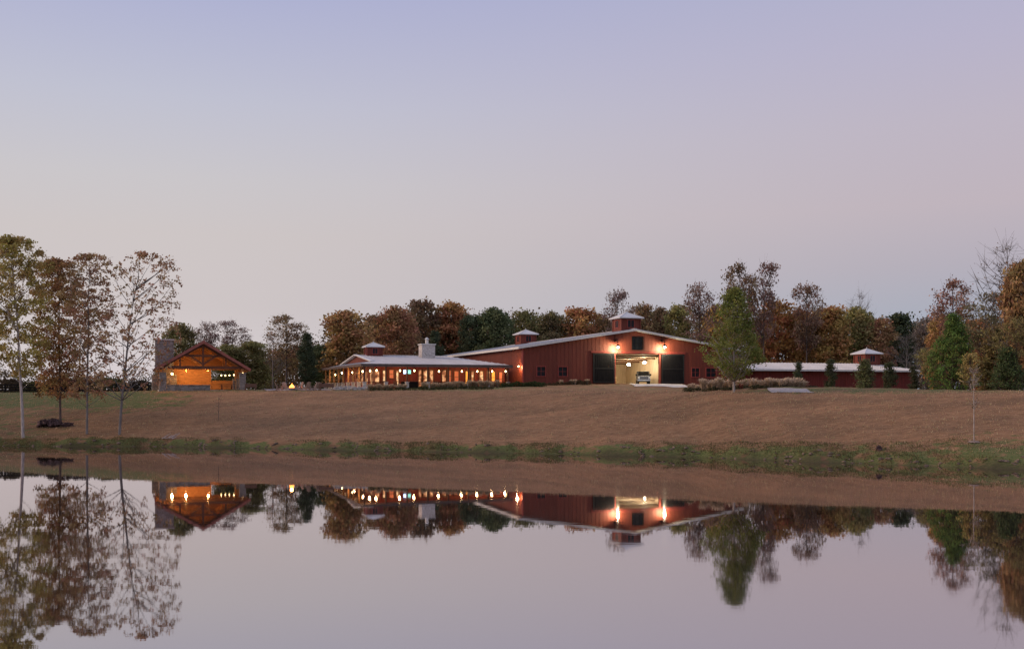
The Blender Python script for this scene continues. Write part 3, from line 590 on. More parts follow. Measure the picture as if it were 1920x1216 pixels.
# barrels, bench and crates inside
def local(o_, x_, y_, z_): return barnM @ Vector((x_, y_, z_))
for k, (xx, yy, hh, rr_) in enumerate(((d0+.7, 3.2, 1.15, .34), (d0+1.55, 3.8, 1.05, .33))):
    m = MB(); m.lathe([(0,0),(rr_*.85,0),(rr_,hh*.3),(rr_*1.04,hh*.5),(rr_,hh*.7),(rr_*.85,hh),(0,hh)], n=14)
    o = m.build('barrel', mat('oak_barrel', (.55,.36,.17), .6, stretch=(4,4,.4)), None, True); o.location = local(0, xx, yy, 0); o.rotation_euler = (0,0,YAW); tag(o, ['wooden barrel just inside the left door jamb', 'second wooden barrel, nearer the parked truck'][k], 'barrel', 'barrels in the barn bay')
    MB().lathe([(rr_*1.0,hh*.24),(rr_*1.03,hh*.24),(rr_*1.05,hh*.30),(rr_*1.0,hh*.3)], n=14).build('hoop', DARK, o); MB().lathe([(rr_*1.0,hh*.7),(rr_*1.05,hh*.7),(rr_*1.02,hh*.76),(rr_*.95,hh*.76)], n=14).build('hoop', DARK, o)
bench = empty('work_bench', local(0, d0+1.0, 9.5, 0), YAW, 'wooden work bench with shelf against the ochre wall of the barn bay', 'bench')
m = MB(); m.box(-1.2, 1.2, -.35, .35, .86, .93); m.build('bench_top', WOOD, bench)
for a in (-1.1, 1.1):
    for b in (-.28, .28): MB().box(a-.05, a+.05, b-.05, b+.05, 0, .86).build('leg', WOOD, bench)
MB().box(-1.1, 1.1, -.3, .3, .25, .3).build('shelf', WOOD, bench)
# ------------------------------------------------------------------ pickup truck in the doorway
xx = bL(1207)+.75; tk = empty('pickup_truck', local(0, xx+.1, 1.6, 0), math.radians(-4), 'dark grey pickup truck with chrome grille facing out of the open barn doorway', 'truck')
BLK = mat('black_rubber', (.02,.02,.02), .7); WHT = mat('grey_car_paint', (.13,.13,.14), .25, var=.04, spec=.6); CHR = mat('chrome', (.75,.75,.77), .15, 1, var=.05)
m = MB()
m.prism([(0,.55),(0,.98),(.12,1.16),(1.35,1.25),(1.9,1.86),(2.3,1.93),(3.6,1.93),(3.9,1.3),(5.7,1.28),(5.7,.5),(4.9,.5),(4.75,.8),(4.3,.86),(3.95,.8),(3.8,.5),(1.55,.5),(1.4,.8),(.95,.86),(.6,.8),(.45,.5)], -.93, .93, 'x')
body = m.build('body', WHT, tk)
m = MB(); m.add([(-.78,1.36,1.27),(.78,1.36,1.27),(.7,1.86,1.83),(-.7,1.86,1.83)], [(0,1,2,3)]); o = m.build('windscreen', DGLS, tk); o.location = (0,-.03,.02)
m = MB(); m.box(-.62, .62, -.05, .02, .72, 1.05); g_ = m.build('grille', BLK, tk)
m = MB(); m.box(-.66, .66, -.09, -.04, .86, .92); m.box(-.7, .7, -.08, -.02, 1.05, 1.12); m.box(-.7, -.62, -.08, -.02, .7, 1.05); m.box(.62, .7, -.08, -.02, .7, 1.05); m.build('grille_bar', CHR, g_)
for a in (-1, 1):
    MB().box(min(a*.7, a*.92), max(a*.7, a*.92), -.04, .1, .78, 1.04).build('headlight', mat('lamp_glass', (.5,.5,.52), .1), tk)
    m = MB(); m.box(min(a*.93, a*1.17), max(a*.93, a*1.17), 1.55, 1.7, 1.22, 1.48); m.box(min(a*.93, a*1.0), max(a*.93, a*1.0), 1.56, 1.62, 1.2, 1.26); m.build('mirror', BLK, tk)
    for yy in (1.0, 4.35):
        wh = MB(); wh.tube([(a*.70, yy, .4), (a*.95, yy, .4)], [.4, .4], 18); w_ = wh.build('wheel', BLK, tk); MB().tube([(a*.94, yy, .4), (a*.965, yy, .4)], [.22, .2], 12).build('rim', CHR, w_)
m = MB(); m.box(-.96, .96, -.16, .04, .44, .64); m.build('bumper', CHR, tk); MB().box(-.75, .75, -.06, .2, .27, .44).build('skid_plate', BLK, tk)
MB().box(-.17, .17, -.18, -.162, .5, .6).build('number_plate', mat('plate', (.5,.5,.48), .5), tk)
# ------------------------------------------------------------------ stable wing
WO = (38.2-6*c_*.0, 158.0, 5.85)
wing = empty('stable', WO, YAW, 'long low dark red stable with pale roof and one cupola', 'stable')
WW, WD, WE, WR = 31.6, 12.0, 3.45, 4.75
m = MB(); m.box(.5, WW, 0, .2, -1.2, WE); x = .8
while x < WW: m.box(x-.03, x+.03, -.03, .01, -.2, WE-.05); x += .42
m.build('front_wall', REDD, wing)
m = MB(); m.box(.5, .7, .2, WD, -1.2, WE); m.build('side_wall', REDD, wing)
m = MB(); m.box(WW-.2, WW, .2, WD, -1.2, WE); m.build('side_wall', REDD, wing)
m = MB(); m.box(.7, WW-.2, WD-.2, WD, -1.2, WE); m.build('rear_wall', REDD, wing)
m = MB(); o_ = .9; x0, x1, y0, y1 = 0, WW+o_, -o_, WD+o_; ym = WD/2; r0_, r1_ = 5.4, WW-3.6
m.add([(x0,y0,WE),(x1,y0,WE),(x1,y1,WE),(x0,y1,WE),(r0_,ym,WR),(r1_,ym,WR)], [(0,1,5,4),(1,2,5),(2,3,4,5),(3,0,4),(3,2,1,0)])
k = 0
while x0+1+k*.6 < x1-.5:
    xx = x0+1+k*.6; f_ = min(1, (xx-x0)/(r0_-x0), (x1-xx)/(x1-r1_)); m.beam((xx, y0+.02, WE+.03), (xx, y0+(ym-y0)*f_, WE+(WR-WE)*f_+.03), .04, .06); k += 1
rf = m.build('roof', ROOFW, wing)
m = MB(); m.box(x0-.02, x1+.02, y0-.1, y0, WE-.22, WE+.05); m.box(x1, x1+.1, y0, y1, WE-.22, WE+.05); m.box(x0-.1, x0, y0, y1, WE-.22, WE+.05); m.build('gutter', TRIM, rf)
cupola(wing, 26.6, ym, WR-.1, .98)
# ------------------------------------------------------------------ clubhouse with its porch
YC = math.radians(21); cc, cs = math.cos(YC), math.sin(YC)
KO = (-19.9, 132.0, 6.15)
def kL(px, back=0): r_ = (px-960)/F; return (r_*(KO[1]+cc*back)-(KO[0]-cs*back))/(cc-cs*r_)
def kz(py, L_, back=0): return CZ+(HZ-py)/F*(KO[1]+cs*L_+cc*back)-KO[2]
club = empty('clubhouse', KO, YC, 'long low clubhouse with grey metal roof and lit wraparound porch', 'clubhouse')
KW, KD = 21.3, 29.0; KE = 3.32; KR = 4.98; pit = (KR-KE)/(KD/2)
GI, GB = 2.6, 4.6                                      # gable inset, skirt depth
zm = KE+GB*pit; RX = KW-5.0
m = MB()
V = [(0,0,KE),(KW,0,KE),(KW,KD,KE),(0,KD,KE),(GI,GB,zm),(GI,KD-GB,zm),(GI,KD/2,KR),(RX,KD/2,KR)]
m.add(V, [(0,1,7,6,4),(1,2,7),(2,3,5,6,7),(3,0,4,5),(3,2,1,0)])
for k in range(1, 47):
    xx = k*.45
    if xx < GI: f_ = xx/GI*GB/(KD/2)
    else: f_ = min(1, (KW-xx)/(KW-RX))
    m.beam((xx, 0, KE+.03), (xx, KD/2*f_, KE+(KR-KE)*f_+.03), .035, .05)
for k in range(1, 58):
    yy = k*.47
    if GB < yy < KD-GB: m.beam((0, yy, KE+.03), (GI, yy, zm+.03), .035, .05)
rf = m.build('roof', ROOFM, club)
m = MB(); m.beam((GI-.35, GB-.6, zm-.02), (GI-.35, KD/2, KR+.06), .5, .13); m.beam((GI-.35, KD-GB+.6, zm-.02), (GI-.35, KD/2, KR+.06), .5, .13); m.box(GI, RX, KD/2-.15, KD/2+.15, KR+.0, KR+.09); m.build('ridge_trim', TRIM, rf)
m = MB(); m.add([(GI-.05,GB,zm),(GI-.05,KD-GB,zm),(GI-.05,KD/2,KR-.02)], [(0,1,2)]); m.build('gable_wall', RED, club)
m = MB(); m.box(-.1, KW+.1, -.12, 0, KE-.36, KE+.04); m.box(-.12, 0, 0, KD, KE-.30, KE+.04); m.box(KW, KW+.12, 0, KD, KE-.3, KE+.04); m.build('fascia', mat('brown_fascia', (.10,.07,.06), .6), rf)
m = MB(); m.box(.0, KW, .0, KD, KE-.14, KE-.1); m.build('porch_ceiling', WOODD, club)
m = MB(); m.box(.2, KW, .2, KD, -1.4, 0); m.build('porch_floor', CONC, club)
PD = 3.0                                               # porch depth
wl = [(kL(px, PD), kL(px2, PD), za, zb, mt) for px, px2, za, zb, mt in (
 (703,711,.9,2.5,WIN1),(718,724,.3,2.5,WIN1),(730,738,1.5,2.6,WIN3),(743,747,.3,2.5,WIN1),
 (785,790,.3,2.6,WIN1),(794,801,.3,2.6,WIN1),(806,812,.5,2.6,WIN1),(829,836,1.0,2.6,WIN1),(840,846,1.0,2.6,WIN3),(852,860,.9,2.5,WIN3),(873,880,.1,2.5,WIN2),(884,888,.8,2.5,WIN1),(899,906,.9,2.5,WIN1),(913,918,.9,2.5,WIN1),(922,928,.9,2.4,WIN2),(936,942,.4,2.4,WIN3))]
m = MB(); wall_open(m, PD, KW, PD, PD+.2, 0, Top([(PD, KE-.14), (KW, KE-.14)]), [(a, b, za, zb) for a, b, za, zb, _ in wl])
x = PD+.3
while x < KW:
    if not any(a-.15 < x < b+.15 for a, b, *_ in wl): m.box(x-.03, x+.03, PD-.03, PD+.01, .05, KE-.2)
    x += .45
m.build('front_wall', REDD, club)
for a, b, za, zb, mt in wl: window(club, a, b, za, zb, PD, frame=WOODD, glass=mt, bars=(0,1))
# left (end) wall: windows facing the fire pit
m = MB(); ow = [(PD+.8+k*3.0, PD+2.4+k*3.0) for k in range(6)]
bk = [PD+.2]+[v for o2 in ow for v in o2]+[KD-PD]
for i in range(0, len(bk), 2): m.box(PD, PD+.2, bk[i], bk[i+1], 0, KE-.14)
for a, b in ow: m.box(PD, PD+.2, a, b, 0, .7); m.box(PD, PD+.2, a, b, 2.5, KE-.14)
m.build('side_wall', REDD, club)
for a, b in ow:
    wn = MB().box(PD+.05, PD+.1, a, b, .7, 2.5).build('window', WIN1, club); f = MB(); f.box(PD-.04, PD+.04, (a+b)/2-.04, (a+b)/2+.04, .7, 2.5); f.box(PD-.04, PD+.12, a-.1, a, .6, 2.6); f.box(PD-.04, PD+.12, b, b+.1, .6, 2.6); f.box(PD-.04, PD+.12, a, b, 2.5, 2.6); f.box(PD-.06, PD+.12, a, b, .6, .7); f.build('window_frame', WOODD, wn)
m = MB(); m.box(KW-.2, KW, PD+.2, KD-PD, 0, KE-.14); m.build('side_wall', REDD, club)
m = MB(); m.box(PD, KW, KD-PD, KD-PD+.2, 0, KE-.14); m.build('rear_wall', REDD, club)
# posts
def post(px_, py_):
    m = MB(); m.box(px_-.22, px_+.22, py_-.22, py_+.22, 0, .9); m.box(px_-.27, px_+.27, py_-.27, py_+.27, .9, .97); ba = m.build('post_base', STONEP, club)
    MB().box(px_-.1, px_+.1, py_-.1, py_+.1, .97, KE-.15).build('post', WOOD if py_ > .6 else WOODD, ba)
for k in range(8): post(.45+k*(KW-.9)/7, .45)
for k in range(1, 9): post(.45, .45+k*(KD-.9)/8)
m = MB()
for k in range(7):
    if k in (1, 4): continue
    a, b = .45+k*(KW-.9)/7, .45+(k+1)*(KW-.9)/7; m.box(a+.25, b-.25, .40, .46, .92, .98); m.box(a+.25, b-.25, .40, .46, .15, .2)
    xx = a+.4
    while xx < b-.3: m.box(xx-.015, xx+.015, .42, .45, .2, .92); xx += .16
m.build('railing', DARK, club)
# lanterns (front wall and end wall)
lanterns = [(694,696),(706,694),(750,695),(777,695),(823,697),(866,697),(895,697),(923,696),(948,697)]
for i, (px, py) in enumerate(lanterns):
    xx = kL(px, .75); zz = min(2.5, kz(py, xx, .75)+.1)
    m = MB(); m.tube([(xx, .75, zz+.16), (xx, .75, KE-.14)], [.02, .02], 5); m.lathe([(0,.22),(.05,.2),(.16,.12),(.16,.1)], (xx, .75, zz), 8); lp = m.build('hanging_lantern', DARK, club)
    MB().lathe([(0,.12),(.07,.1),(.085,0),(.07,-.12),(0,-.14)], (xx, .75, zz), 8).build('bulb', BULB, lp, True)
    point((xx, 1.1, zz-.1), 55, (1,.62,.28), .12, parent=lp)
for i, (px, py) in enumerate(((628,703),(641,700),(661,699),(680,697))):
    # along the end: x local .9, solve back distance
    r_ = (px-960)/F; y_ = (KO[0]+cc*.9-r_*(KO[1]+cs*.9))/(r_*cc+cs)
    zz = min(2.45, CZ+(HZ-py)/F*(KO[1]+cs*.9+cc*y_)-KO[2]+.1)
    m = MB(); m.tube([(.9, y_, zz+.16), (.9, y_, KE-.14)], [.02, .02], 5); m.lathe([(0,.24),(.05,.22),(.18,.12),(.18,.1)], (.9, y_, zz), 8); lp = m.build('hanging_lantern', DARK, club)
    MB().lathe([(0,.14),(.08,.1),(.1,0),(.08,-.13),(0,-.16)], (.9, y_, zz), 8).build('bulb', BULB, lp, True); point((1.1, y_, zz-.15), 70, (1,.6,.3), .12, parent=lp)
# television above the porch bar
a, b = kL(756, PD-.3), kL(771, PD-.3); cl = Matrix.Translation(KO) @ Matrix.Rotation(YC, 4, 'Z')
tv = empty('television', cl @ Vector(((a+b)/2, PD-.25, 2.35)), YC, 'bluish glowing television under the clubhouse porch', 'television'); hw = (b-a)/2
MB().box(-hw, hw, 0, .08, -.3, .32).build('casing', DARK, tv); MB().box(-hw+.04, hw*.1, -.015, 0, -.26, .28).build('screen', TVM, tv); MB().box(hw*.1, hw-.04, -.014, 0, -.26, .28).build('screen', TVG, tv)
# porch bar counter and chairs (dark shapes below the screens)
bar = empty('bar_counter', cl @ Vector(((a+b)/2+.1, 1.9, 0)), YC, 'dark bar counter under the glowing television on the porch', 'counter')
MB().box(-1.1, 1.1, -.3, .3, 0, 1.0).build('front_panel', DARK, bar); MB().box(-1.2, 1.2, -.38, .38, 1.0, 1.07).build('counter_top', WOODD, bar)
def porch_chair(x, lab):
    t_ = empty('porch_chair', cl @ Vector((x, 1.6, 0)), YC+random.Random(int(x*10)).uniform(-.5, .5), lab, 'chair', 'dark chairs on the clubhouse porch')
    MB().box(-.27, .27, -.27, .27, .42, .5).build('seat', WOODD, t_); MB().box(-.27, .27, .22, .28, .5, 1.1).build('backrest', WOODD, t_)
    for q in (-.24, .24):
        for r_ in (-.24, .24): MB().box(q-.03, q+.03, r_-.03, r_+.03, 0, .42).build('leg', WOODD, t_)
        MB().box(q-.03, q+.03, -.27, .27, .66, .7).build('armrest', WOODD, t_)
for i, x in enumerate((3.2, 5.0, 9.4, 11.0, 13.2, 15.4, 18.6)): porch_chair(x, ['dark porch chair near the left front corner','dark porch chair left of the bar counter','dark porch chair just right of the bar counter','dark porch chair below the bright middle windows','dark porch chair right of the middle windows','dark porch chair beside the amber doorway','dark porch chair near the barn end of the porch'][i])
# roof chimney + cupola of the clubhouse
xx = kL(800, 12.0)
m = MB(); m.box(xx-1.0, xx+1.0, 11.0, 12.8, KR-1.2, KR+1.55); ch = m.build('chimney', STONEP, club)
m = MB(); m.box(xx-1.12, xx+1.12, 10.9, 12.9, KR+1.55, KR+1.7); m.tube([(xx, 11.9, KR+1.7), (xx, 11.9, KR+2.35)], [.24, .24], 10); m.lathe([(0,.3),(.12,.25),(.36,0),(0,0)], (xx, 11.9, KR+2.4), 10); m.build('chimney_cap', TRIM, ch)
cupola(club, kL(700, KD/2), KD/2, KR-.1, .72, .6)
# ------------------------------------------------------------------ pavilion
YP = math.radians(21); PO = (X_(381, 132), 132.0, 6.0)
pav = empty('timber_pavilion', PO, YP, 'timber gable pavilion with red roof and warm lights inside', 'pavilion')
PW = 11.1; PDp = 9.0; PE = 2.75; PP = 6.35; hw = PW/2
m = MB()
for sg in (-1, 1):
    m.prism([(sg*(hw+.35), PE-.2), (0, PP-.0), (0, PP+.16), (sg*(hw+.45), PE-.06)], -.5, PDp+.5)
rf = m.build('roof', REDROOF, pav)
for sg in (-1, 1):
    for ya in (-.6, PDp+.5): MB().prism([(sg*(hw+.5), PE-.26), (0, PP-.22), (0, PP+.2), (sg*(hw+.55), PE+.10)], ya, ya+.1).build('barge_board', BARGE, rf)
m = MB()
sl = (PP-PE)/(hw)
for k in range(10): yy = .2+k*(PDp-.4)/9; [m.beam((sg*(hw+.2), yy, PE-.28+.0), (sg*.1, yy, PP-.28), .12, .2) for sg in (-1, 1)]
m.build('rafter', WOOD, rf)
def truss(yy, mt):
    m = MB(); m.beam((-hw+.2, yy, 3.0), (hw-.2, yy, 3.0), .26, .34); m.beam((0, yy, 3.17), (0, yy, PP-.35), .24, .24)
    for sg in (-1, 1):
        m.beam((sg*(hw-.1), yy, 2.9), (sg*.15, yy, PP-.45), .24, .3); m.beam((0, yy, 3.4), (sg*2.0, yy, 4.75), .2, .2); m.beam((sg*2.9, yy, 3.17), (sg*2.9, yy, 4.15), .18, .18)
    m.beam((-2.4, yy, 4.55), (2.4, yy, 4.55), .2, .24)
    m.build('truss', mt, pav)
truss(0.1, WOODD); truss(PDp/2, WOOD); truss(PDp-.1, WOOD)
for sg in (-1, 1):
    for yy in (.1, PDp/2, PDp-.1):
        m = MB(); m.box(sg*(hw-.5)-.42, sg*(hw-.5)+.42, yy-.4, yy+.4, -1.0, 1.5 if yy > .2 else 2.2); m.box(sg*(hw-.5)-.48, sg*(hw-.5)+.48, yy-.46, yy+.46, 1.5 if yy > .2 else 2.2, 1.6 if yy > .2 else 2.3); pb = m.build('stone_pier', STONE, pav)
        MB().box(sg*(hw-.5)-.15, sg*(hw-.5)+.15, yy-.15, yy+.15, 1.6 if yy > .2 else 2.3, 2.85).build('post', WOOD, pb)
m = MB(); m.box(-hw+1.0, .9, -.1, .3, -1.0, .62); m.box(-hw+.95, .95, -.16, .36, .62, .7); m.build('low_wall', STONE, pav)
m = MB(); m.box(-hw, hw, 0, PDp, -1.2, 0.02); m.build('floor_slab', CONC, pav)
m = MB(); m.box(-hw+.9, 1.3, PDp-.9, PDp-.7, 0, 2.85)
for k in range(9): m.box(-hw+.9, 1.3, PDp-.93, PDp-.9, .15+k*.3, .19+k*.3)
m.build('back_wall', WOOD, pav)
m = MB(); m.box(1.6, hw-1.0, PDp-.85, PDp-.7, 0, 1.35); m.build('half_wall', WOOD, pav)
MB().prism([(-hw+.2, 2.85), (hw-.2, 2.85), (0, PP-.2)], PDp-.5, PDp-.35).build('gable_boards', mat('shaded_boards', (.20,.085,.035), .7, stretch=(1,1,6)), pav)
m = MB(); m.box(1.3, 1.6, PDp-1.0, PDp-.6, 0, 2.85); m.build('post', WOOD, pav)
for (xx, yy, zz, e) in ((-3.9, .35, 2.15, 260), (-1.9, 5.4, 2.75, 300), (1.0, 5.2, 2.75, 150)):
    m = MB(); m.tube([(xx, yy, zz+.1), (xx, yy, zz+.5)], [.02, .02], 5); lp = m.build('pendant_lamp', DARK, pav); MB().lathe([(0,.12),(.1,.08),(.14,-.02),(.08,-.12),(0,-.14)], (xx, yy, zz), 10).build('bulb', BULB if yy < 1 else WIN2, lp, True); point((xx, yy, zz-.25), e, (1,.5,.16), .12, parent=lp)
pm = Matrix.Translation(PO) @ Matrix.Rotation(YP, 4, 'Z')
# string of bulbs at the open right side
sl_ = empty('string_lights', pm @ Vector((2.6, -.05, 2.2)), YP, 'string of warm bulbs along the right side of the pavilion', 'string lights')
pts = [Vector((-.35 + 2.9*u, 0, -.15+.32*u-.12*math.sin(u*PI))) for u in [k/12 for k in range(13)]]
MB().tube(pts, [.015]*13, 4).build('cable', DARK, sl_)
for u in (.02, .2, .38, .58, .98):
    q = Vector((-.35+2.9*u, 0, -.15+.32*u-.12*math.sin(u*PI)-.09)); MB().lathe([(0,.09),(.06,.06),(.085,-.01),(.05,-.08),(0,-.1)], q, 8).build('bulb', BULBS, sl_, True)
# picnic table inside, dark bench at the right
tb = empty('picnic_table', pm @ Vector((3.1, .9, 0.02)), YP, 'dark picnic table under the string of bulbs', 'table')
MB().box(-.9, .9, -.4, .4, .7, .76).build('tabletop', WOODD, tb)
for a in (-1, 1):
    MB().box(-.9, .9, a*.62-.14, a*.62+.14, .42, .47).build('seat', WOODD, tb)
    m = MB(); m.beam((a*.65, -.7, 0), (a*.65, -.25, .7), .08, .08); m.beam((a*.65, .7, 0), (a*.65, .25, .7), .08, .08); m.box(a*.65-.03, a*.65+.03, -.7, .7, .36, .42); m.build('leg', WOODD, tb)
# fireplace chimney behind the pavilion
ch = empty('stone_chimney', (X_(308, 137), 137, 5.9), YP, 'tall grey stone fireplace chimney at the rear left of the pavilion', 'chimney')
MB().box(-1.2, 1.2, -.8, .8, -1, 6.9).build('stack', STONE, ch); MB().box(-1.32, 1.32, -.92, .92, 6.9, 7.1).build('cap', CONC, ch); MB().box(-1.6, 1.6, -1.1, .8, -1, 2.2).build('hearth', STONE, ch)
# ------------------------------------------------------------------ fire pit and chairs
fx = X_(547, 129); fp = empty('fire_pit', (fx, 129, g1(fx, 129)), 0, 'round stone fire pit with a small orange flame', 'fire pit')
m = MB(); m.lathe([(.55,-.3),(.75,-.3),(.75,.32),(.55,.32),(.55,-.3)], n=16); m.build('stone_ring', STONE, fp)
m = MB()
for k, (dx, h_) in enumerate(((0,.75),(.16,.5),(-.18,.55),(.05,.6))): m.tube([(dx,.1*k-.1,.15),(dx*1.3,.1*k-.1,.15+h_*.4),(dx*.8+.05,.1*k-.1,.15+h_)], [.13,.15,.01], 7)
m.build('flame', FIRE, fp); point((0,0,.9), 60, (1,.4,.12), .2, parent=fp)
def adirondack():
    t_ = empty('garden_chair', (0,0,0))
    m = MB()
    for k in range(5): m.beam((-.26+k*.13, -.3, .40), (-.26+k*.13, .28, .30), .11, .025)
    m.build('seat', CHRW, t_)
    m = MB()
    for k in range(5): m.beam((-.26+k*.13, .26, .30), (-.30+k*.15, .58, 1.12-.05*abs(k-2)), .11, .025)
    m.build('backrest', CHRW, t_)
    for a in (-1, 1):
        MB().box(a*.36-.07, a*.36+.07, -.42, .42, .58, .61).build('armrest', CHRW, t_)
        MB().box(a*.34-.025, a*.34+.025, -.36, -.26, 0, .58).build('leg', CHRW, t_); MB().beam((a*.34, .55, 0), (a*.34, -.3, .36), .05, .1).build('leg', CHRW, t_)
        MB().box(a*.34-.025, a*.34+.025, .3, .38, 0.1, .58).build('arm_support', CHRW, t_)
    return t_
pc = adirondack(); grp = 'garden chairs around the fire pit'
for i, (px, D, rz, pale, lab) in enumerate(((524,124.5,1.7,1,'pale garden chair, outermost left of the fire pit'),(537,126,.8,0,'brown garden chair just left of the flame'),(560,126,-.9,0,'brown garden chair just right of the flame'),(574,123.5,-2.2,1,'pale garden chair turned to the flame, second right of it'),(586,125.5,-1.2,0,'dark garden chair between the two pale ones right of the flame'),(595,123.2,-2.5,1,'pale garden chair farthest right of the fire pit'))):
    D += 5; o = pc if i == 0 else copy_tree(pc); x = X_(px, D); o.location = (x, D, g1(x, D)); o.rotation_euler = (0,0,rz); tag(o, lab, 'chair', grp)
    for ch_ in o.children:
        if pale:
            for sl2 in ch_.material_slots: sl2.link = 'OBJECT'; sl2.material = CHRP
for i, (px, D, w_, lab) in enumerate(((612,127.5,1.9,'reddish low timber bench left of the pale boulders'),(470,130.5,1.5,'dark low bench right of the pavilion'))):
    x = X_(px, D); b = empty('bench', (x, D, g1(x, D)), .1, lab, 'bench'); MB().box(-w_/2, w_/2, -.22, .22, .42, .5).build('seat', CHRW, b); MB().box(-w_/2, w_/2, .2, .26, .5, .9).build('backrest', CHRW, b)
    for a in (-1, 1): MB().box(a*w_/2*.85-.06, a*w_/2*.85+.06, -.2, .24, 0, .42).build('leg', CHRW, b)
# flag pole by the fire pit
x = X_(511, 130); fl = empty('lamp_pole', (x, 130, g1(x, 130)), 0, 'thin pale pole standing left of the fire pit', 'pole'); MB().tube([(0,0,-.3),(0,0,5.1)], [.04,.03], 8).build('pole', BARKG, fl); MB().lathe([(0,.25),(.06,.2),(.08,0),(.04,-.05),(0,-.05)], (0,0,5.15), 8).build('cap', TRIM, fl)
# boulders in front of the clubhouse corner
rb = random.Random(8)
blab = ['pale boulder at the left end of the rock row','second pale boulder from the left in the rock row','low flat boulder in the rock row before the porch corner','larger boulder in the middle of the rock row','small boulder right of the middle one','pale boulder before the lit end windows','rounded boulder near the right end of the rock row','last small boulder at the right end of the rock row']
for i, px in enumerate((632, 639, 648, 656, 664, 673, 682, 691)):
    D = 126.5+rb.uniform(-.6, .6); x = X_(px, D); m = MB().blob((0,0,.18), (rb.uniform(.35,.6), .4, rb.uniform(.3,.5)), 40+i); o = m.build('boulder', ROCK, None); o.location = (x, D, g1(x, D)); tag(o, blab[i], 'boulder', 'boulders before the clubhouse corner')
# ------------------------------------------------------------------ paving
drape('driveway', [(X_(1190,132), 132), (X_(1290,133), 133), (X_(1287,143.5), 148), (X_(1180,143.3), 144.0)], CONC, 24, 14)
drape('path', [(X_(1447,102.6), 102.6), (X_(1527,101.6), 101.6), (X_(1512,106.5), 106.5), (X_(1438,108), 108)], mat('pale_gravel', (.38,.33,.30), .95, var=.3, vscale=4), 16, 20)
drape('patio', [(X_(500,128), 128), (X_(640,127), 127), (X_(640,134), 134), (X_(490,136), 136)], mat('patio_stone', (.27,.22,.2), .9, vscale=3), 16, 12)
# ------------------------------------------------------------------ shrubs and ornamental grasses
def shrub_mesh(seed, r=.8, h=.9, leafs=420):
    q = np.random.RandomState(seed); th = q.uniform(0, 2*PI, leafs); u = q.uniform(0, 1, leafs)**.5; z = q.uniform(.02, 1, leafs); rad = np.sqrt(np.maximum(0, 1-(z-.2)**2/.68))*u
    P = np.stack([rad*np.cos(th)*r, rad*np.sin(th)*r, z*h], 1)+q.normal(size=(leafs, 3))*.06
    return leaf_mesh('shrub_leaves', P, .16*q.uniform(.6, 1.4, leafs), np.clip(q.uniform(.2, .8, (leafs, 2)), 0, 1), seed)
def grass_mesh(seed, h=1.1, r=.5, nb=150, plume=True):
    q = random.Random(seed); vs = []; fs = []; T = []
    for k in range(nb):
        a = q.uniform(0, 2*PI); rr_ = q.uniform(0, .18); l_ = h*q.uniform(.65, 1.05); out_ = q.uniform(.05, r); w_ = .02; p0 = Vector((math.cos(a)*rr_, math.sin(a)*rr_, 0)); p1 = p0+Vector((math.cos(a)*out_*.35, math.sin(a)*out_*.35, l_*.65)); p2 = p0+Vector((math.cos(a)*out_, math.sin(a)*out_, l_*(.95-out_*.3)))
        sd = Vector((-math.sin(a), math.cos(a), 0))
        pl = plume and k % 3 == 0; n_ = len(vs); w2 = .055 if pl else .012
        vs += [p0-sd*w_, p0+sd*w_, p1+sd*w_, p1-sd*w_, p2-sd*w2, p2+sd*w2]; fs += [(n_, n_+1, n_+2, n_+3), (n_+3, n_+2, n_+5, n_+4)]
        tt_ = (.5, q.uniform(.1, .5)); T += [tt_]*4+[(.5, .95 if pl else .5)]*2
    me = bpy.data.meshes.new('grass_clump'); me.from_pydata([tuple(v) for v in vs], [], fs); ca = me.color_attributes.new('tint', 'FLOAT_COLOR', 'POINT'); ca.data.foreach_set('color', [z for t_ in T for z in (t_[0], t_[1], 0, 1)]); me.materials.append(LEAF); return me
SH = [shrub_mesh(300+i) for i in range(4)]; GRS = [grass_mesh(320+i) for i in range(4)]
rq = random.Random(77)
def place(me, name, px, D, s, col, lab, cat, grp, h=1.):
    x = X_(px, D); o = bpy.data.objects.new(name, me); C.objects.link(o); o.location = (x, D, g1(x, D)-.03); o.scale = (s, s, s*h); o.rotation_euler = (0,0,rq.uniform(0, 6.28)); o.color = tuple(col)+(1,); i_ = TALLY.get(grp, 0); TALLY[grp] = i_+1; tag(o, lab+', '+rank(i_)+' from left', cat, grp)
ORD = 'first second third fourth fifth sixth seventh eighth ninth tenth eleventh twelfth thirteenth fourteenth fifteenth sixteenth seventeenth eighteenth nineteenth twentieth'.split()
def rank(i): return ORD[i] if i < 20 else 'twenty-'+ORD[i-20]
TALLY = {}
TANG = (.36,.25,.16); PINKG = (.44,.32,.225)
for px in np.arange(694, 760, 7): place(GRS[rq.randrange(4)], 'grass_clump', px+rq.uniform(-2,2), 124+rq.uniform(0,2), rq.uniform(.65,.9), TANG, 'low tan grass before the left porch half', 'ornamental grass', 'grasses before the left half of the porch')
for px in np.arange(796, 935, 6.5): place(GRS[rq.randrange(4)], 'grass_clump', px+rq.uniform(-2,2), 124.5+rq.uniform(0,2.5), rq.uniform(.75,1.05), TANG, 'tan grass before the right porch half', 'ornamental grass', 'grasses before the right half of the porch')
for px in np.arange(700, 925, 11): place(SH[rq.randrange(4)], 'shrub', px+rq.uniform(-2,2), 122.5+rq.uniform(0,1.5), rq.uniform(.45,.7), (.06,.062,.026), 'low green shrub along the porch', 'shrub', 'low shrubs along the porch', .7)
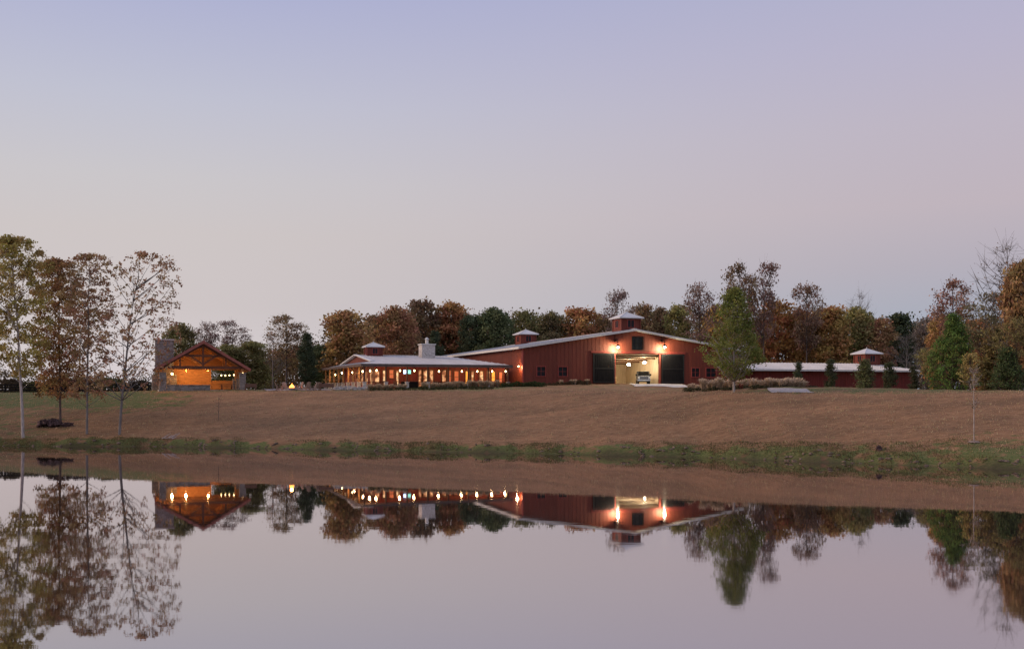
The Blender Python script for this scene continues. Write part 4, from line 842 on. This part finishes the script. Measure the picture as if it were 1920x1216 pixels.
for px in np.arange(938, 1020, 8): place(SH[rq.randrange(4)], 'shrub', px, 130+rq.uniform(0,1.5), rq.uniform(.7,1.0), (.045,.062,.022), 'rounded dark green shrub left of the barn windows', 'shrub', 'rounded shrubs before the barn corner', .8)
for px in np.arange(1030, 1110, 8): place(SH[rq.randrange(4)], 'shrub', px, 136+rq.uniform(0,1.5), rq.uniform(.45,.75), (.07,.055,.03), 'small shrub at the barn wall left of the doorway', 'shrub', 'small shrubs left of the doorway', .9)
for px in (1052, 1072, 1078, 1101): place(GRS[rq.randrange(4)], 'grass_clump', px, 136.5, .8, PINKG, 'pale tuft at the barn wall left of the doors', 'ornamental grass', 'pale tufts left of the doorway')
for px in np.arange(1292, 1398, 8): place(GRS[rq.randrange(4)], 'grass_clump', px+rq.uniform(-2,2), 112+rq.uniform(-2,6), rq.uniform(.8,1.5), PINKG, 'tall pale plumed grass under the maple', 'ornamental grass', 'plumed grasses under the maple')
for px in np.arange(1412, 1508, 6.5): place(GRS[rq.randrange(4)], 'grass_clump', px+rq.uniform(-2,2), 121+rq.uniform(0,3), rq.uniform(1.45,1.8), PINKG, 'tall pale plumed grass before the stable', 'ornamental grass', 'plumed grasses before the stable')
for px in np.arange(1285, 1445, 9): place(SH[rq.randrange(4)], 'shrub', px+rq.uniform(-2,2), 108+rq.uniform(0,2), rq.uniform(.4,.65), (.06,.06,.028), 'low dark shrub under the plumed grasses', 'shrub', 'low shrubs under the plumed grasses', .8)
for px in np.arange(1420, 1530, 9): place(SH[rq.randrange(4)], 'shrub', px+rq.uniform(-2,2), 119.5, rq.uniform(.7,.95), (.05,.045,.03), 'dark low shrub edging the pale path', 'shrub', 'low shrubs edging the pale path', .8)
o = bpy.data.objects.new('rose_bush', shrub_mesh(350, .28, .4, 60)); C.objects.link(o); x = X_(1388, 109); o.location = (x, 109, g1(x, 109)+.05); o.color = (.25,.03,.035,1); tag(o, 'small red-flowering bush right of the maple trunk', 'bush')
# ------------------------------------------------------------------ fence at the far left
fa = Vector((X_(-140, 150), 150)); fb = Vector((X_(300, 150), 150)); fn = empty('rail_fence', (fa.x, 150, g1(fa.x, 150)), 0, 'dark rail fence along the top of the slope at the left', 'fence')
ln = (fb-fa).length; k = 0; prev = None
while k*2.4 < ln:
    x = fa.x+k*2.4; z0 = g1(x, 150)-g1(fa.x, 150); MB().box(k*2.4-.07, k*2.4+.07, -.07, .07, z0-.3, z0+1.35).build('post', DARK, fn)
    if prev is not None:
        m = MB()
        for h_ in (.35, .75, 1.15): m.beam((prev[0], -.09, prev[1]+h_), (k*2.4, -.09, z0+h_), .04, .15)
        m.build('rail', DARK, fn)
    prev = (k*2.4, z0); k += 1
# scrubby dark bushes behind that fence
for px, s, col, lab in ((20,2.2,(.08,.055,.035),'brown bush behind the fence at the far left edge'),(60,1.8,OLV,'olive bush behind the fence right of the pale trunk'),(110,2.4,(.065,.035,.032),'dark maroon bush behind the fence and the fuller tree'),(150,2.2,(.05,.03,.03),'dark bush behind the fence near the straight thin tree'),(205,2.4,OLV,'olive bush behind the fence left of the leaning tree'),(262,1.9,(.06,.045,.03),'dark bush behind the fence left of the pavilion')):
    D = 154; x = X_(px, D); me_ = shrub_mesh(360+px, 1.5, 1.05, 1500); o = bpy.data.objects.new('bush', me_); C.objects.link(o); o.location = (x, D, g1(x, D)); o.scale = (s, 1.2, s*.85); o.color = tuple(col)+(1,); tag(o, lab, 'bush', 'bushes behind the dark fence')
# ------------------------------------------------------------------ shore details
x = X_(100, 117.5); D = 114; bpz = empty('brush_pile', (X_(100, D), D, g1(X_(100, D), D)), 0, 'dark brown heap of brush and rock on the slope by the slender trees', 'brush pile')
m = MB(); rb = random.Random(12)
for k in range(16): m.blob((rb.gauss(-.45, .65), rb.uniform(-.4, .4), rb.uniform(.05, .55)), (rb.uniform(.3,.6), .45, rb.uniform(.2,.4)), 60+k, .5)
for k in range(4): m.blob((rb.uniform(1.0, 1.9), 0, .15), (.45,.4,.25), 90+k, .5)
m.build('rubble', ROCKD, bpz)
m = MB()
for k in range(40): a = rb.uniform(0, 6.28); p0 = Vector((rb.gauss(-.3,.8), rb.uniform(-.4,.4), rb.uniform(.1,.6))); m.tube([p0, p0+Vector((math.cos(a)*.9, math.sin(a)*.4, rb.uniform(0,.5)))], [.035,.012], 4)
m.build('branches', BARKB, bpz)
m = MB(); rb = random.Random(3)
for k in range(9): p0 = Vector((rb.uniform(-.9,.5), rb.uniform(-.3,.3), rb.uniform(.05,.25))); m.tube([p0, p0+Vector((rb.uniform(.3,1.1), rb.uniform(-.2,.2), rb.uniform(0,.5)))], [.06,.02], 5)
o = m.build('driftwood', mat('pale_driftwood', (.42,.34,.30), .9)); x = X_(318, 106.5); o.location = (x, 106.5, g1(x, 106.5)); tag(o, 'pale tangle of driftwood on the green bank below the pavilion', 'driftwood')
o = MB().blob((0,0,.1), (.24,.22,.3), 5, .4).build('shore_rock', ROCKD); x = X_(1648, 82.0); o.location = (x, 82.0, g1(x, 82.0)); tag(o, 'small dark rock in the green bank at the right', 'rock')
# grasses along the bank (nobody could count them) and stubble over the field
rs = np.random.RandomState(11)
def blades(name, X, Y, hmin, hmax, col, lab, wd=.03):
    Z = gz(X, Y)[0]; n_ = len(X); a = rs.uniform(0, PI, n_); h_ = rs.uniform(hmin, hmax, n_); dx = np.cos(a)*wd; dy = np.sin(a)*wd; lx = rs.normal(0, .35, n_)*h_; ly = rs.normal(0, .35, n_)*h_
    V = np.stack([np.stack([X-dx, Y-dy, Z-.03], 1), np.stack([X+dx, Y+dy, Z-.03], 1), np.stack([X+dx*.4+lx, Y+dy*.4+ly, Z+h_], 1), np.stack([X-dx*.4+lx, Y-dy*.4+ly, Z+h_], 1)], 1).reshape(-1, 3)
    me = bpy.data.meshes.new(name); me.vertices.add(4*n_); me.vertices.foreach_set('co', V.reshape(-1).astype(np.float32)); me.loops.add(4*n_); me.loops.foreach_set('vertex_index', np.arange(4*n_, dtype=np.int32)); me.polygons.add(n_); me.polygons.foreach_set('loop_start', np.arange(0, 4*n_, 4, dtype=np.int32)); me.polygons.foreach_set('loop_total', np.full(n_, 4, dtype=np.int32)); me.update()
    T = np.repeat(np.stack([rs.uniform(0, 1, n_), rs.uniform(0, .8, n_), np.zeros(n_), np.ones(n_)], 1), 4, 0); me.color_attributes.new('tint', 'FLOAT_COLOR', 'POINT').data.foreach_set('color', T.reshape(-1).astype(np.float32)); me.materials.append(LEAF)
    o = bpy.data.objects.new(name, me); C.objects.link(o); o.color = tuple(col)+(1,); tag(o, lab, 'grass', kind='stuff')
nb = 42000; PXr = rs.uniform(-60, 1980, nb); ds = np.interp(PXr, S_X, S_D); bk_ = np.interp(PXr, [0, 900, 1300, 1600, 1920], [2.0, 1.7, 2.2, 3.2, 7]); Y = ds+.2+bk_*rs.uniform(0, 1, nb)**1.2; X = (PXr-960)/F*Y
cl_ = np.sin(X*.31+2*np.sin(X*.13))*.5+np.sin(X*1.7+3*np.sin(X*.4)+Y)*.4+rs.uniform(-.9, .9, nb); k_ = cl_ > .25
blades('bank_grass', X[k_], Y[k_], .03, .15, (.16,.13,.055), 'green and straw grass fringing the far bank of the pond')
nb = 36000; PXr = rs.uniform(-60, 1980, nb); ds = np.interp(PXr, S_X, S_D); dc = np.interp(PXr, C_X, C_D); Y = ds+2+(dc-ds+3)*rs.uniform(0, 1, nb); X = (PXr-960)/F*Y
k2 = 1300; px2 = rs.uniform(-40, 1960, k2); d2 = np.interp(px2, S_X, S_D); e2 = np.interp(px2, C_X, C_D); y2 = d2+2+(e2-d2)*rs.uniform(0, 1, k2); x2 = (px2-960)/F*y2
X3 = np.repeat(x2, 7)+rs.normal(0, .12, k2*7); Y3 = np.repeat(y2, 7)+rs.normal(0, .1, k2*7)
blades('hay_tufts', X3, Y3, .05, .2, (.44,.31,.18), 'small straw-coloured tufts dotted over the brown slope', .025)
k2 = 1500; px2 = rs.uniform(-40, 1960, k2); y2 = np.interp(px2, S_X, S_D)+.4*np.sin(px2*.05)+rs.uniform(-.2, .9, k2); x2 = (px2-960)/F*y2; mm = MB()
for q in range(200): mm.blob((x2[q], y2[q], g1(x2[q], y2[q])+.02), (rs.uniform(.06,.28), rs.uniform(.06,.2), rs.uniform(.04,.14)), q, .4, 7, 4)
o = mm.build('shore_stones', mat('shore_mud', (.16,.115,.08), .95, var=.5, vscale=.7)); tag(o, 'scattered mud lumps and stones along the waterline', 'stones', kind='stuff')
blades('field_stubble', X, Y, .03, .09, (.42,.26,.155), 'short brown stubble covering the slope above the pond')
